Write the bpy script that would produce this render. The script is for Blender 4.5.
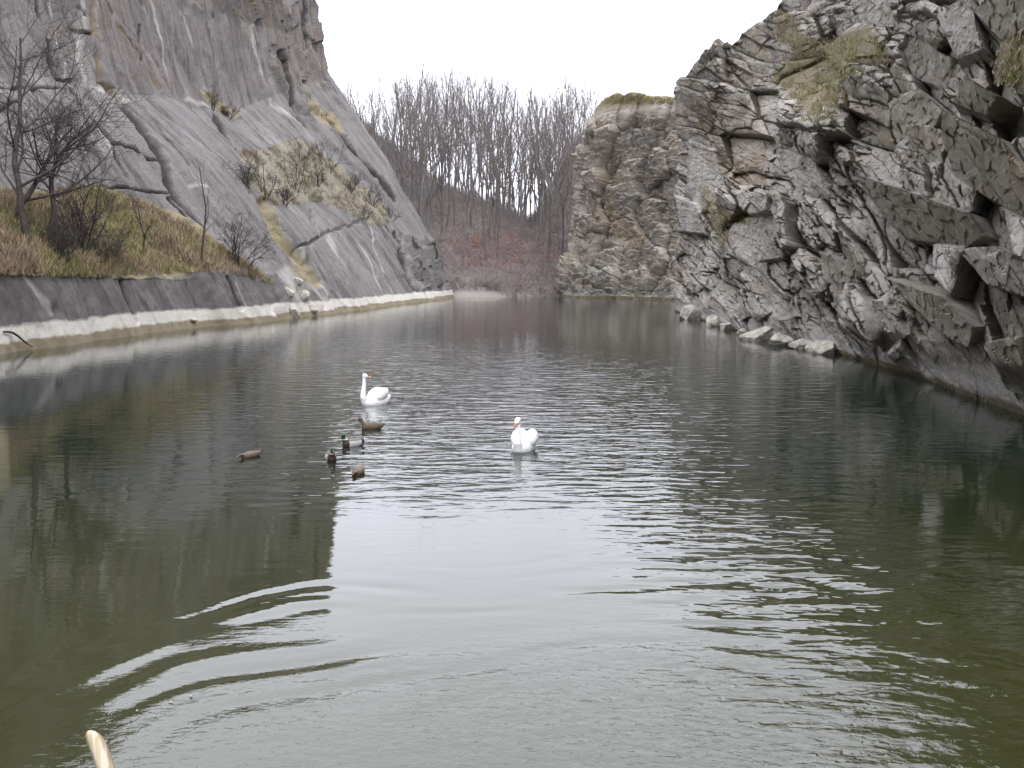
import bpy, math, random, time
import numpy as np
from mathutils import Vector, Matrix
from mathutils.bvhtree import BVHTree

T0 = time.time()
for o in list(bpy.data.objects):
    bpy.data.objects.remove(o, do_unlink=True)
SC = bpy.context.scene
COL = SC.collection

# ------------------------------------------------------------------ camera
F_PX, CX, CY, CAM_H, HORIZON = 1005.0, 512.0, 384.0, 3.1, 275.0
PITCH = math.atan((CY - HORIZON) / F_PX)
cam_d = bpy.data.cameras.new("camera")
cam_d.sensor_width = 36.0
cam_d.lens = 36.0 * F_PX / 1024.0
cam_d.clip_start = 0.05
cam_d.clip_end = 5000.0
cam = bpy.data.objects.new("camera", cam_d)
cam.location = (0, 0, CAM_H)
cam.rotation_euler = (math.pi / 2 - PITCH, 0, 0)
COL.objects.link(cam)
SC.camera = cam
CAM = Vector((0, 0, CAM_H))

# ------------------------------------------------------------------ sky and sun
SUN_EL, SUN_AZ = math.radians(48), math.radians(150)
world = bpy.data.worlds.new("World")
SC.world = world
world.use_nodes = True
nt = world.node_tree
for n in list(nt.nodes):
    nt.nodes.remove(n)
wo = nt.nodes.new("ShaderNodeOutputWorld")
bg = nt.nodes.new("ShaderNodeBackground")
sky = nt.nodes.new("ShaderNodeTexSky")
sky.sky_type = 'NISHITA'
sky.sun_disc = False
sky.sun_elevation = SUN_EL
sky.sun_rotation = SUN_AZ
sky.dust_density = 3.0
sky.air_density = 1.0
# a closed layer of cloud: the sky's own light with its colour scattered out of it
bw = nt.nodes.new("ShaderNodeRGBToBW")
tc = nt.nodes.new("ShaderNodeTexCoord")
nz = nt.nodes.new("ShaderNodeTexNoise")
nz.inputs["Scale"].default_value = 2.2
nz.inputs["Detail"].default_value = 5
mr = nt.nodes.new("ShaderNodeMapRange")
mr.inputs["From Min"].default_value = 0.3
mr.inputs["From Max"].default_value = 0.7
mr.inputs["To Min"].default_value = 0.92
mr.inputs["To Max"].default_value = 1.08
add = nt.nodes.new("ShaderNodeMath"); add.operation = 'MULTIPLY_ADD'
add.inputs[1].default_value = 0.35
add.inputs[2].default_value = 16.0
mul = nt.nodes.new("ShaderNodeMath"); mul.operation = 'MULTIPLY'
tint = nt.nodes.new("ShaderNodeVectorMath"); tint.operation = 'SCALE'
tint.inputs[0].default_value = (0.945, 0.965, 1.075)
L = nt.links.new
L(tc.outputs["Generated"], nz.inputs["Vector"])
L(nz.outputs["Fac"], mr.inputs["Value"])
L(sky.outputs["Color"], bw.inputs["Color"])
L(bw.outputs["Val"], add.inputs[0])
L(add.outputs[0], mul.inputs[0])
L(mr.outputs["Result"], mul.inputs[1])
sz = nt.nodes.new("ShaderNodeSeparateXYZ")
zen = nt.nodes.new("ShaderNodeMath"); zen.operation = 'MULTIPLY_ADD'; zen.use_clamp = False
zmx = nt.nodes.new("ShaderNodeMath"); zmx.operation = 'MAXIMUM'; zmx.inputs[1].default_value = 0.0
zen.inputs[1].default_value = 0.85
zen.inputs[2].default_value = 0.85
mz = nt.nodes.new("ShaderNodeMath"); mz.operation = 'MULTIPLY'
L(tc.outputs["Generated"], sz.inputs[0]); L(sz.outputs["Z"], zmx.inputs[0]); L(zmx.outputs[0], zen.inputs[0])
L(mul.outputs[0], mz.inputs[0]); L(zen.outputs[0], mz.inputs[1])
L(mz.outputs[0], tint.inputs["Scale"])
L(tint.outputs["Vector"], bg.inputs["Color"])
bg.inputs["Strength"].default_value = 0.145
L(bg.outputs[0], wo.inputs["Surface"])

sun_d = bpy.data.lights.new("sun", 'SUN')
sun_d.energy = 0.5
sun_d.angle = math.radians(25)
sun_d.color = (1.0, 0.96, 0.9)
sun = bpy.data.objects.new("sun", sun_d)
sd = Vector((math.sin(SUN_AZ) * math.cos(SUN_EL), math.cos(SUN_AZ) * math.cos(SUN_EL), math.sin(SUN_EL)))
sun.rotation_euler = sd.to_track_quat('Z', 'Y').to_euler()
COL.objects.link(sun)

SC.view_settings.view_transform = 'Standard'
SC.view_settings.look = 'None'
SC.view_settings.exposure = 0.0
SC.view_settings.gamma = 1.0

# ------------------------------------------------------------------ helpers
cp, sp = math.cos(PITCH), math.sin(PITCH)

def ray_dir(u, v):
    x = (u - CX) / F_PX
    y = (CY - v) / F_PX
    return Vector((x, cp + y * sp, -sp + y * cp))

def at_depth(u, v, Y):
    d = ray_dir(u, v)
    return CAM + d * (Y / d.y)

def on_water(u, v):
    d = ray_dir(u, v)
    return CAM + d * (-CAM_H / d.z)

def project(P):
    X, Y, Z = P[..., 0], P[..., 1], P[..., 2] - CAM_H
    w = Y * cp - Z * sp
    w = np.where(w < 0.1, 0.1, w)
    return CX + F_PX * X / w, CY - F_PX * (Y * sp + Z * cp) / w

def mesh_np(name, V, Fq, smooth=True):
    me = bpy.data.meshes.new(name)
    V = np.ascontiguousarray(V, dtype=np.float32)
    Fq = np.ascontiguousarray(Fq, dtype=np.int32)
    k = Fq.shape[1]
    me.vertices.add(len(V)); me.vertices.foreach_set("co", V.ravel())
    me.loops.add(Fq.size); me.loops.foreach_set("vertex_index", Fq.ravel())
    me.polygons.add(len(Fq)); me.polygons.foreach_set("loop_start", np.arange(0, Fq.size, k, dtype=np.int32))
    me.polygons.foreach_set("use_smooth", np.full(len(Fq), smooth, dtype=bool))
    me.update(calc_edges=True)
    me.validate()
    return me

def link(name, me, mat=None, parent=None):
    o = bpy.data.objects.new(name, me)
    COL.objects.link(o)
    if mat is not None and me is not None and not me.materials:
        me.materials.append(mat)
    if parent is not None:
        o.parent = parent
    return o

def tag(o, label=None, cat=None, group=None, kind=None):
    if label: o["label"] = label
    if cat: o["category"] = cat
    if group: o["group"] = group
    if kind: o["kind"] = kind
    return o

def empty(name, loc):
    o = bpy.data.objects.new(name, None)
    o.location = loc
    o.empty_display_size = 0.3
    COL.objects.link(o)
    return o

# ---- numpy noise
def _h(ix, iy, iz, seed):
    h = (ix.astype(np.int64) * 374761393 + iy.astype(np.int64) * 668265263 + iz.astype(np.int64) * 2147483647 + seed * 1274126177) & 0xFFFFFFFF
    h = ((h ^ (h >> 13)) * 1274126177) & 0xFFFFFFFF
    h = ((h ^ (h >> 16)) * 2246822519) & 0xFFFFFFFF
    return h ^ (h >> 15)

def _r(h, k):
    h = (h * (2654435761 + 2 * k) + k * 97531) & 0xFFFFFFFF
    h = ((h ^ (h >> 15)) * 2246822519) & 0xFFFFFFFF
    h = h ^ (h >> 13)
    return (h & 0xFFFFFF).astype(np.float32) / float(0x1000000)

def vnoise(P, seed=0):
    i = np.floor(P); f = (P - i).astype(np.float32); i = i.astype(np.int64)
    f = f * f * f * (f * (f * 6 - 15) + 10)
    out = 0
    for dx in (0, 1):
        wx = f[:, 0] if dx else 1 - f[:, 0]
        for dy in (0, 1):
            wy = f[:, 1] if dy else 1 - f[:, 1]
            for dz in (0, 1):
                wz = f[:, 2] if dz else 1 - f[:, 2]
                out = out + wx * wy * wz * _r(_h(i[:, 0] + dx, i[:, 1] + dy, i[:, 2] + dz, seed), 1)
    return out - 0.5

def fbm(P, octv=4, seed=0, gain=0.5):
    a, s, out = 1.0, 1.0, 0
    for k in range(octv):
        out = out + a * vnoise(P * s + 17.3 * k, seed + k)
        a *= gain; s *= 2.03
    return out

def cells(P, seed=0, jit=0.95):
    """nearest jittered cell: its random numbers, the offset from its centre and the distance to its edge"""
    i0 = np.floor(P).astype(np.int64)
    n = len(P)
    b1 = np.full(n, 1e9, np.float32); b2 = np.full(n, 1e9, np.float32)
    bh = np.zeros(n, np.int64); bd = np.zeros((n, 3), np.float32)
    for dx in (-1, 0, 1):
        for dy in (-1, 0, 1):
            for dz in (-1, 0, 1):
                ii = i0 + np.array([dx, dy, dz])
                h = _h(ii[:, 0], ii[:, 1], ii[:, 2], seed)
                c = np.stack([_r(h, 1), _r(h, 2), _r(h, 3)], 1) * jit + 0.5 * (1 - jit)
                d = (P - ii - c).astype(np.float32)
                q = (d * d).sum(1)
                m = q < b1
                b2 = np.where(m, b1, np.minimum(b2, q))
                b1 = np.where(m, q, b1)
                bh = np.where(m, h, bh)
                bd[m] = d[m]
    return bh, bd, np.sqrt(b2) - np.sqrt(b1)

def sst(x, a, b):
    t = np.clip((x - a) / (b - a), 0, 1)
    return t * t * (3 - 2 * t)

def seg_dist(u, v, pts):
    best = np.full(u.shape, 1e9)
    tt = np.zeros(u.shape)
    for k in range(len(pts) - 1):
        ax, ay = pts[k]; bx, by = pts[k + 1]
        dx, dy = bx - ax, by - ay
        t = np.clip(((u - ax) * dx + (v - ay) * dy) / (dx * dx + dy * dy), 0, 1)
        d = np.hypot(u - ax - t * dx, v - ay - t * dy)
        m = d < best
        best = np.where(m, d, best); tt = np.where(m, (k + t) / (len(pts) - 1), tt)
    return best, tt

def poly_mask(u, v, pts, soft=2.0):
    inside = np.zeros(u.shape, bool)
    n = len(pts)
    for k in range(n):
        ax, ay = pts[k]; bx, by = pts[(k + 1) % n]
        if ay == by: continue
        c = ((ay > v) != (by > v)) & (u < (bx - ax) * (v - ay) / (by - ay) + ax)
        inside ^= c
    d, _ = seg_dist(u, v, list(pts) + [pts[0]])
    s = np.where(inside, d, -d)
    return sst(s, -soft, soft)

def catmull(C, s, S):
    """C[k,...] at parameters s -> values at S"""
    s = np.asarray(s, float)
    k = np.clip(np.searchsorted(s, S, side='right') - 1, 0, len(s) - 2)
    t = (S - s[k]) / (s[k + 1] - s[k])
    sl = np.zeros_like(C)
    d = (C[1:] - C[:-1]) / (s[1:] - s[:-1]).reshape(-1, *([1] * (C.ndim - 1)))
    sl[0] = d[0]; sl[-1] = d[-1]
    sl[1:-1] = 0.5 * (d[1:] + d[:-1])
    sh = (-1,) + (1,) * (C.ndim - 1)
    h = (s[k + 1] - s[k]).reshape(sh); t = t.reshape(sh)
    t2, t3 = t * t, t * t * t
    return (2*t3 - 3*t2 + 1) * C[k] + (t3 - 2*t2 + t) * h * sl[k] + (-2*t3 + 3*t2) * C[k + 1] + (t3 - t2) * h * sl[k + 1]

def grid_faces(m, n, flip=False):
    idx = np.arange(m * n).reshape(m, n)
    a, b, c, d = idx[:-1, :-1], idx[1:, :-1], idx[1:, 1:], idx[:-1, 1:]
    q = np.stack([a, b, c, d] if not flip else [a, d, c, b], -1)
    return q.reshape(-1, 4)

def normals(G):
    du = np.gradient(G, axis=0); dv = np.gradient(G, axis=1)
    n = np.cross(du, dv)
    l = np.linalg.norm(n, axis=-1, keepdims=True)
    return n / np.maximum(l, 1e-9)

def smooth_rows(G, k):
    for _ in range(k):
        H = G.copy()
        H[:, 1:-1] = 0.25 * G[:, :-2] + 0.5 * G[:, 1:-1] + 0.25 * G[:, 2:]
        G = H
    return G

def set_col(me, name, rgba):
    a = me.attributes.new(name, 'FLOAT_COLOR', 'POINT')
    a.data.foreach_set("color", np.ascontiguousarray(rgba, dtype=np.float32).ravel())

# ------------------------------------------------------------------ materials
class NT:
    def __init__(s, name):
        s.m = bpy.data.materials.new(name); s.m.use_nodes = True
        s.t = s.m.node_tree
        for n in list(s.t.nodes): s.t.nodes.remove(n)
        s.out = s.t.nodes.new("ShaderNodeOutputMaterial")
        s.b = s.t.nodes.new("ShaderNodeBsdfPrincipled")
        s.t.links.new(s.b.outputs[0], s.out.inputs["Surface"])
    def put(s, inp, val):
        if hasattr(val, "is_output") or isinstance(val, bpy.types.NodeSocket): s.t.links.new(val, inp)
        else: inp.default_value = val
    def geo(s):
        return s.t.nodes.new("ShaderNodeNewGeometry").outputs["Position"]
    def obj(s):
        return s.t.nodes.new("ShaderNodeTexCoord").outputs["Object"]
    def attr(s, name):
        n = s.t.nodes.new("ShaderNodeAttribute"); n.attribute_name = name
        return n
    def sep(s, c):
        n = s.t.nodes.new("ShaderNodeSeparateColor"); s.put(n.inputs[0], c); return n.outputs
    def xyz(s, c):
        n = s.t.nodes.new("ShaderNodeSeparateXYZ"); s.put(n.inputs[0], c); return n.outputs
    def scale(s, vec, sc, rot=(0, 0, 0)):
        n = s.t.nodes.new("ShaderNodeMapping"); s.put(n.inputs["Vector"], vec)
        n.inputs["Scale"].default_value = sc; n.inputs["Rotation"].default_value = rot
        return n.outputs[0]
    def noise(s, vec, sc, det=4, rough=0.55, dist=0.0):
        n = s.t.nodes.new("ShaderNodeTexNoise"); s.put(n.inputs["Vector"], vec)
        n.inputs["Scale"].default_value = sc; n.inputs["Detail"].default_value = det
        n.inputs["Roughness"].default_value = rough; n.inputs["Distortion"].default_value = dist
        return n.outputs["Fac"]
    def voro(s, vec, sc, feat='F1', out="Distance"):
        n = s.t.nodes.new("ShaderNodeTexVoronoi"); n.feature = feat; s.put(n.inputs["Vector"], vec)
        n.inputs["Scale"].default_value = sc
        return n.outputs[out]
    def rng(s, v, a, b, c=0.0, d=1.0, smooth=False):
        n = s.t.nodes.new("ShaderNodeMapRange"); s.put(n.inputs["Value"], v)
        if smooth: n.interpolation_type = 'SMOOTHSTEP'
        n.inputs["From Min"].default_value = a; n.inputs["From Max"].default_value = b
        n.inputs["To Min"].default_value = c; n.inputs["To Max"].default_value = d
        return n.outputs["Result"]
    def math(s, op, a, b=0.0, c=0.0):
        n = s.t.nodes.new("ShaderNodeMath"); n.operation = op
        s.put(n.inputs[0], a); s.put(n.inputs[1], b); s.put(n.inputs[2], c)
        return n.outputs[0]
    def mix(s, f, a, b, mode='MIX'):
        n = s.t.nodes.new("ShaderNodeMix"); n.data_type = 'RGBA'; n.blend_type = mode
        s.put(n.inputs[0], f)
        for i, v in ((6, a), (7, b)):
            if isinstance(v, tuple): v = (*v[:3], 1.0)
            s.put(n.inputs[i], v)
        return n.outputs[2]
    def bump(s, h, dist, strength=1.0, nrm=None):
        n = s.t.nodes.new("ShaderNodeBump"); s.put(n.inputs["Height"], h)
        n.inputs["Distance"].default_value = dist; n.inputs["Strength"].default_value = strength
        if nrm is not None: s.put(n.inputs["Normal"], nrm)
        return n.outputs[0]
    def fin(s, color, rough=0.85, normal=None, spec=0.25):
        if isinstance(color, tuple): color = (*color[:3], 1.0)
        s.put(s.b.inputs["Base Color"], color); s.put(s.b.inputs["Roughness"], rough)
        s.b.inputs["Specular IOR Level"].default_value = spec
        if normal is not None: s.put(s.b.inputs["Normal"], normal)
        return s.m

def rock_mat(name, base, light, warm, dark, streak, wet_top, pale_top, band=1.0, grime=None, pale_c=(0.42, 0.405, 0.375), sk=0.75, bd=0.16, och=(0.19, 0.145, 0.095), crack_shade=None, rust=0.0, mulc=None, gr=1.0, pf=1.0):
    """masks attribute: R vegetation, G pale lime, B ochre, A dark rock tone and painted crack shade"""
    n = NT(name)
    P = n.geo()
    a = n.attr("masks"); R, G, B = n.sep(a.outputs["Color"])[0:3]
    A = a.outputs["Alpha"]
    big = n.noise(P, 0.18, 5, 0.6)
    med = n.noise(P, 1.1, 6, 0.65, 0.4)
    fine = n.noise(P, 9.0, 5, 0.7)
    c = n.mix(n.rng(big, 0.35, 0.65), base, light)
    c = n.mix(n.rng(med, 0.45, 0.75), c, warm)
    st = n.noise(n.scale(P, streak), 1.0, 6, 0.7)
    st2 = n.noise(n.scale(P, tuple(q * 3.1 for q in streak)), 1.0, 5, 0.7)
    st = n.math('ADD', n.math('MULTIPLY', st, 0.6), n.math('MULTIPLY', st2, 0.4))
    c = n.mix(n.math('MULTIPLY', n.rng(st, 0.50, 0.62), sk), c, dark)
    c = n.mix(n.math('MULTIPLY', n.rng(st, 0.47, 0.36), sk), c, light)
    grain = n.noise(P, 4.0, 8, 0.8)
    c = n.mix(n.rng(grain, 0.5, 0.66, 0.0, 0.6 * gr), c, dark)
    c = n.mix(n.rng(grain, 0.46, 0.34, 0.0, 0.5 * gr), c, light)
    if grime is not None:
        t = n.attr("tint").outputs["Fac"]
        c = n.mix(n.rng(t, 0.0, 1.0, 0.0, 0.75), c, grime)
    if mulc: c = n.mix(n.math('MULTIPLY', n.attr('tint').outputs['Fac'], 1.0), c, mulc, 'MULTIPLY')
    if rust:
        ru = n.noise(P, 0.45, 7, 0.75, 0.6)
        c = n.mix(n.rng(ru, 0.54, 0.68, 0.0, rust), c, (0.27, 0.19, 0.12))
        c = n.mix(n.rng(ru, 0.44, 0.32, 0.0, rust), c, (0.19, 0.185, 0.11))
    jag = n.math('MULTIPLY_ADD', n.noise(P, 0.9, 6, 0.7), 0.9, -0.45)
    def m(ch, lo=0.3, hi=0.7):
        return n.rng(n.math('ADD', ch, jag), lo, hi)
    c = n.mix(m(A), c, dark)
    if crack_shade: c = n.mix(n.rng(A, 0.62, 0.95), c, crack_shade)  # shade painted into the crack colour where the mask is strongest
    c = n.mix(m(B), c, och)
    pale = n.mix(n.rng(fine, 0.3, 0.7), pale_c, tuple(q * .72 for q in pale_c))
    c = n.mix(n.math('MULTIPLY', n.rng(n.math('ADD', G, jag), 0.2, 1.0) if pf < 1 else m(G), pf), c, pale)
    veg = n.mix(n.rng(n.noise(P, 2.2, 5, 0.7), 0.35, 0.65), (0.17, 0.155, 0.075), (0.21, 0.165, 0.115))
    c = n.mix(m(R), c, veg)
    z = n.xyz(P)[2]
    zz = n.math('ADD', z, n.math('MULTIPLY_ADD', n.noise(n.scale(P, (0.25, 0.25, 0.6)), 1.0, 5, 0.7), 0.7, -0.35))
    c = n.mix(n.rng(zz, pale_top, pale_top - 0.16, 0.0, band), c, pale)
    c = n.mix(n.rng(zz, wet_top, wet_top - 0.12, 0.0, 1.0), c, (0.16, 0.135, 0.085))
    h = n.math('ADD', n.math('MULTIPLY', fine, 0.3), n.math('MULTIPLY', med, 0.4))
    nb = n.bump(n.math('ADD', h, n.math('MULTIPLY', grain, 0.8)), bd)
    return n.fin(c, 0.88, nb)

M_left = rock_mat("slab_rock", (0.100, 0.093, 0.088), (0.175, 0.164, 0.155), (0.125, 0.105, 0.092), (0.048, 0.044, 0.042), (0.03, 1.4, 0.03), 0.46, 1.15, sk=0.8, bd=0.06, crack_shade=(0.035, 0.032, 0.028), mulc=(0.88, 0.82, 0.79), pale_c=(0.46, 0.43, 0.375), pf=0.75)
M_right = rock_mat("jagged_rock", (0.27, 0.25, 0.225), (0.50, 0.47, 0.425), (0.31, 0.255, 0.19), (0.09, 0.082, 0.068), (0.5, 0.4, 0.5), 0.25, 0.95, 0.6, (0.17, 0.15, 0.10), (0.56, 0.54, 0.5), sk=0.8, rust=0.6, gr=1.6, bd=0.22)
M_bluff = rock_mat("ochre_bluff_rock", (0.27, 0.25, 0.22), (0.40, 0.365, 0.315), (0.32, 0.25, 0.175), (0.12, 0.11, 0.095), (0.25, 0.25, 1.3), 0.35, 0.5, 0.5)

def simple_mat(name, c1, c2, sc=6.0, rough=0.8, bump=0.02, spec=0.2):
    n = NT(name); P = n.obj()
    f = n.noise(P, sc, 5, 0.65)
    return n.fin(n.mix(n.rng(f, 0.35, 0.65), c1, c2), rough, n.bump(f, bump), spec)

M_bark = simple_mat("grey_bark", (0.10, 0.09, 0.082), (0.18, 0.163, 0.15), 3.0)
M_bark_dark = simple_mat("dark_bark", (0.03, 0.026, 0.023), (0.07, 0.058, 0.052), 5.0)
M_twig = simple_mat("brown_twigs", (0.10, 0.085, 0.078), (0.16, 0.135, 0.125), 2.0)
M_boulder = simple_mat("pale_limestone", (0.22, 0.20, 0.165), (0.42, 0.39, 0.33), 3.0, 0.9, 0.08)

def attr_mat(name, rough=0.85, spec=0.1, trans=0.0):
    n = NT(name)
    a = n.attr("tone")
    f = n.noise(n.geo(), 8.0, 3)
    c = n.mix(n.rng(f, 0.3, 0.7, 0.0, 0.35), a.outputs["Color"], (0.06, 0.055, 0.03))
    return n.fin(c, rough, None, spec)
M_grass = attr_mat("dry_grass")
M_brush = attr_mat("brushwood")

# ------------------------------------------------------------------ left quarry wall (smooth bedding slabs)
LS = [-20, 10, 39, 49, 59, 66, 73, 80, 100, 120, 140.0]
LT = {  # station: (base x), (wall top x,z), (lower slab x,z), (crease x,z), (top x,z)
 -20: (-20.5, (-21.5, 3.1), (-28.0, 7.8), (-33.0, 14.0), (-36.0, 31)),
 10: (-20.3, (-21.3, 3.1), (-28.0, 7.8), (-33.0, 14.0), (-36.0, 31)),
 39: (-20.1, (-21.1, 3.1), (-27.5, 8.0), (-32.0, 14.0), (-35.0, 32)),
 49: (-19.6, (-20.7, 3.1), (-26.6, 8.2), (-31.0, 14.2), (-33.8, 33)),
 59: (-18.2, (-19.4, 3.1), (-24.4, 7.6), (-30.3, 14.6), (-33.2, 34)),
 66: (-16.8, (-18.2, 3.1), (-22.0, 6.8), (-29.0, 15.4), (-32.6, 34.5)),
 73: (-15.5, (-17.2, 3.1), (-20.0, 6.6), (-28.4, 16.0), (-32.0, 35)),
 80: (-14.4, (-16.3, 3.1), (-18.8, 6.8), (-28.1, 16.8), (-31.5, 33.2)),
 100: (-12.2, (-14.0, 3.1), (-16.6, 6.8), (-28.0, 18.9), (-30.2, 35.0)),
 120: (-9.9, (-11.7, 3.1), (-14.2, 6.8), (-27.2, 24.0), (-28.8, 36.7)),
 140.0: (-7.6, (-8.9, 3.1), (-10.4, 6.8), (-24.9, 30.0), (-26.3, 41.8)),
}
rows = []
for s in LS:
    b, w, l, c, t = LT[s]
    m1 = (l[0] * 0.5 + c[0] * 0.5 + 0.5, l[1] * 0.5 + c[1] * 0.5)
    up = (c[0] * 0.75 + t[0] * 0.25 - 0.3, c[1] * 0.75 + t[1] * 0.25)
    prof = [(b + 0.9, -2.0), (b, 0.0), w, l, m1, c, up, t, (t[0] - 3, t[1] + 0.8), (t[0] - 60, t[1] + 3)]
    rows.append([(x, s, z) for x, z in prof])
C = np.array(rows, float)
YS = np.concatenate([np.linspace(-20, 36, 40, endpoint=False), np.exp(np.linspace(math.log(36), math.log(140), 640))])
G = catmull(C, LS, YS)
# turn the far corner
n_t = 36
last = G[-1]
turn = []
for k in range(1, n_t + 1):
    a = k / n_t
    g = last.copy()
    ang = min(a * 3, 1) * math.pi / 2
    rr = 1.6
    g[:, 1] += rr * math.sin(ang) + 0.5 * max(0, a - 1/3)
    g[:, 0] -= rr * (1 - math.cos(ang)) + 90 * max(0, a - 1/3) ** 1.5
    turn.append(g)
G = np.concatenate([G, np.array(turn)], 0)
cnt = [4, 60, 90, 60, 60, 90, 110, 6, 6]
cols = []
for k, c_ in enumerate(cnt):
    t = np.linspace(0, 1, c_, endpoint=False)[None, :, None]
    cols.append(G[:, k:k+1] * (1 - t) + G[:, k+1:k+2] * t)
cols.append(G[:, -1:])
G = smooth_rows(np.concatenate(cols, 1), 3)
mL, nL = G.shape[:2]
N = normals(G)
if N[300, 200, 0] < 0: N = -N
P = G.reshape(-1, 3); NN = N.reshape(-1, 3)
u, v = project(P)
z = P[:, 2]
disp = 0.5 * fbm(P * np.array([.08, .05, .08]), 2, 5) + 0.08 * fbm(P * 0.5, 4, 9)
# slab steps: thin sheets of bedding, each standing a little proud of the next
h, d, e = cells(np.stack([P[:, 0] * .05, P[:, 1] * 0.16 + z * 0.03, z * 0.05], 1), 21)
disp += (_r(h, 5) - 0.5) * 0.8 * sst(e, 0, .12) - 0.1 * np.exp(-e / 0.03)
h2, d2, e2 = cells(np.stack([P[:, 0] * .2, P[:, 1] * 0.6 + z * .1, z * 0.18], 1), 22)
disp += (_r(h2, 5) - 0.5) * 0.35 * sst(e2, 0, .15)
# vertical fluting of the steep upper face
up_m = sst(z - np.interp(P[:, 1], LS, [LT[s][3][1] for s in LS]), 0, 3)
fl = vnoise(np.stack([P[:, 0] * 0, P[:, 1] * 0.45, z * 0.02], 1), 31) + 0.6 * vnoise(np.stack([P[:, 0] * 0, P[:, 1] * 1.3, z * 0.03], 1), 32)
disp += up_m * (0.45 * fl + 0.25 * vnoise(np.stack([P[:, 0] * 0, P[:, 1] * 3.2, z * 0.05], 1), 33))
disp += 0.08 * fbm(P * np.array([1.6, 2.4, 1.0]), 4, 40, .6)
masks = np.zeros((len(P), 4), np.float32)

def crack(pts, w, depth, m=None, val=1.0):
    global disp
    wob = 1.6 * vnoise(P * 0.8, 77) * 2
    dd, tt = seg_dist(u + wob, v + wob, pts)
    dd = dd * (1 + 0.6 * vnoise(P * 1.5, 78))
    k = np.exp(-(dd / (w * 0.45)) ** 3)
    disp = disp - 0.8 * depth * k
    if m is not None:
        masks[:, m] = np.maximum(masks[:, m], 1.3 * val * np.exp(-(dd / (w * 0.52)) ** 2))  # channel A paints crack shade, the other channels tint the crack
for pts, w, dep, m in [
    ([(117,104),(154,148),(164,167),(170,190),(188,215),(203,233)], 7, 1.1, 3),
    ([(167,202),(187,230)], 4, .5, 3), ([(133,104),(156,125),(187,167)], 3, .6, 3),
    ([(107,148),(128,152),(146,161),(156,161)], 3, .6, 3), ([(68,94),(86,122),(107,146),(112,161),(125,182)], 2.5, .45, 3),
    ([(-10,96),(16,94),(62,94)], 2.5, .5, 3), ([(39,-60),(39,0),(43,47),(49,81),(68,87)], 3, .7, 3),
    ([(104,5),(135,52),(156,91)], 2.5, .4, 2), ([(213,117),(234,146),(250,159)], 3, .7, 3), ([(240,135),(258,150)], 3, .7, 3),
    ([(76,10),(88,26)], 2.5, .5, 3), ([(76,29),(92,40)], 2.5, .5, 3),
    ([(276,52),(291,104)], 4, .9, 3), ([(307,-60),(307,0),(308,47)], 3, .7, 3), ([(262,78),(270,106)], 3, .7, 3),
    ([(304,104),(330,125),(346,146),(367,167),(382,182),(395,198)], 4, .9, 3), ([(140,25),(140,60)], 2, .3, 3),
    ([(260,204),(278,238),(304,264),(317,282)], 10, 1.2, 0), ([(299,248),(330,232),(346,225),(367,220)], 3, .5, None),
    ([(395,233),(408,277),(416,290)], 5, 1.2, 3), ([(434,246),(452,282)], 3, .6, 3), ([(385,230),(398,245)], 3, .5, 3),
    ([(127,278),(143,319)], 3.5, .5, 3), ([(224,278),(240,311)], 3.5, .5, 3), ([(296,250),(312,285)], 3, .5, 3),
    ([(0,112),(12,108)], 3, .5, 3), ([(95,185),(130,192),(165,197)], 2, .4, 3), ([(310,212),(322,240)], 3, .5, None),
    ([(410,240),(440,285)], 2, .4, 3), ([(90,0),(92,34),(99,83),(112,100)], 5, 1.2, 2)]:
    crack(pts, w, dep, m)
for pts, w in [([(251,26),(258,60),(270,104),(299,125)], 6), ([(348,225),(387,293)], 4), ([(328,235),(364,293)], 4), ([(299,248),(330,293)], 3),
               ([(18,272),(47,316)], 6), ([(78,0),(82,80)], 9), ([(55,0),(60,85)], 3), ([(90,88),(112,98)], 7), ([(190,98),(215,110)], 7), 
               ([(285,272),(312,318)], 20), ([(300,280),(325,300)], 9), ([(232,284),(243,310)], 3), ([(112,98),(124,104)], 5), ([(188,187),(206,190)], 5),
               ([(366,225),(396,293)], 2), ([(150,0),(170,92)], 2), ([(185,10),(205,90)], 2), ([(68,94),(125,182)], 3)]:
    dd, _ = seg_dist(u + 2 * vnoise(P * 0.8, 55), v, pts)
    masks[:, 1] = np.maximum(masks[:, 1], 0.72 * np.exp(-(dd / (w * 0.4)) ** 2))
GR = [[(-400,150),(0,192),(40,196),(90,186),(150,206),(205,238),(245,262),(275,284),(240,274),(200,271),(100,276),(0,274),(-400,340)],
      [(232,150),(262,150),(300,136),(330,160),(372,190),(398,222),(370,228),(340,210),(320,203),(290,205),(262,205),(245,190)],
      [(198,88),(215,93),(242,120),(228,117),(204,104)], [(262,196),(300,262),(318,285),(300,285),(268,222)],
      [(300,95),(340,120),(350,140),(312,122)]]
gm = np.zeros(len(P))
for k, g in enumerate(GR):
    gm = np.maximum(gm, poly_mask(u, v, g, 4.0 if k else 3.0) * (0.5 if k == 1 else (0.7 if k > 1 else 1.0)))
gm = np.where(P[:, 1] < 36, sst(z, 2.9, 3.4) * (1 - sst(z, 7, 8.5)), gm)
masks[:, 0] = np.maximum(masks[:, 0], gm)
disp += gm * (0.35 * fbm(P * 0.8, 4, 61) + 0.1)
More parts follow.
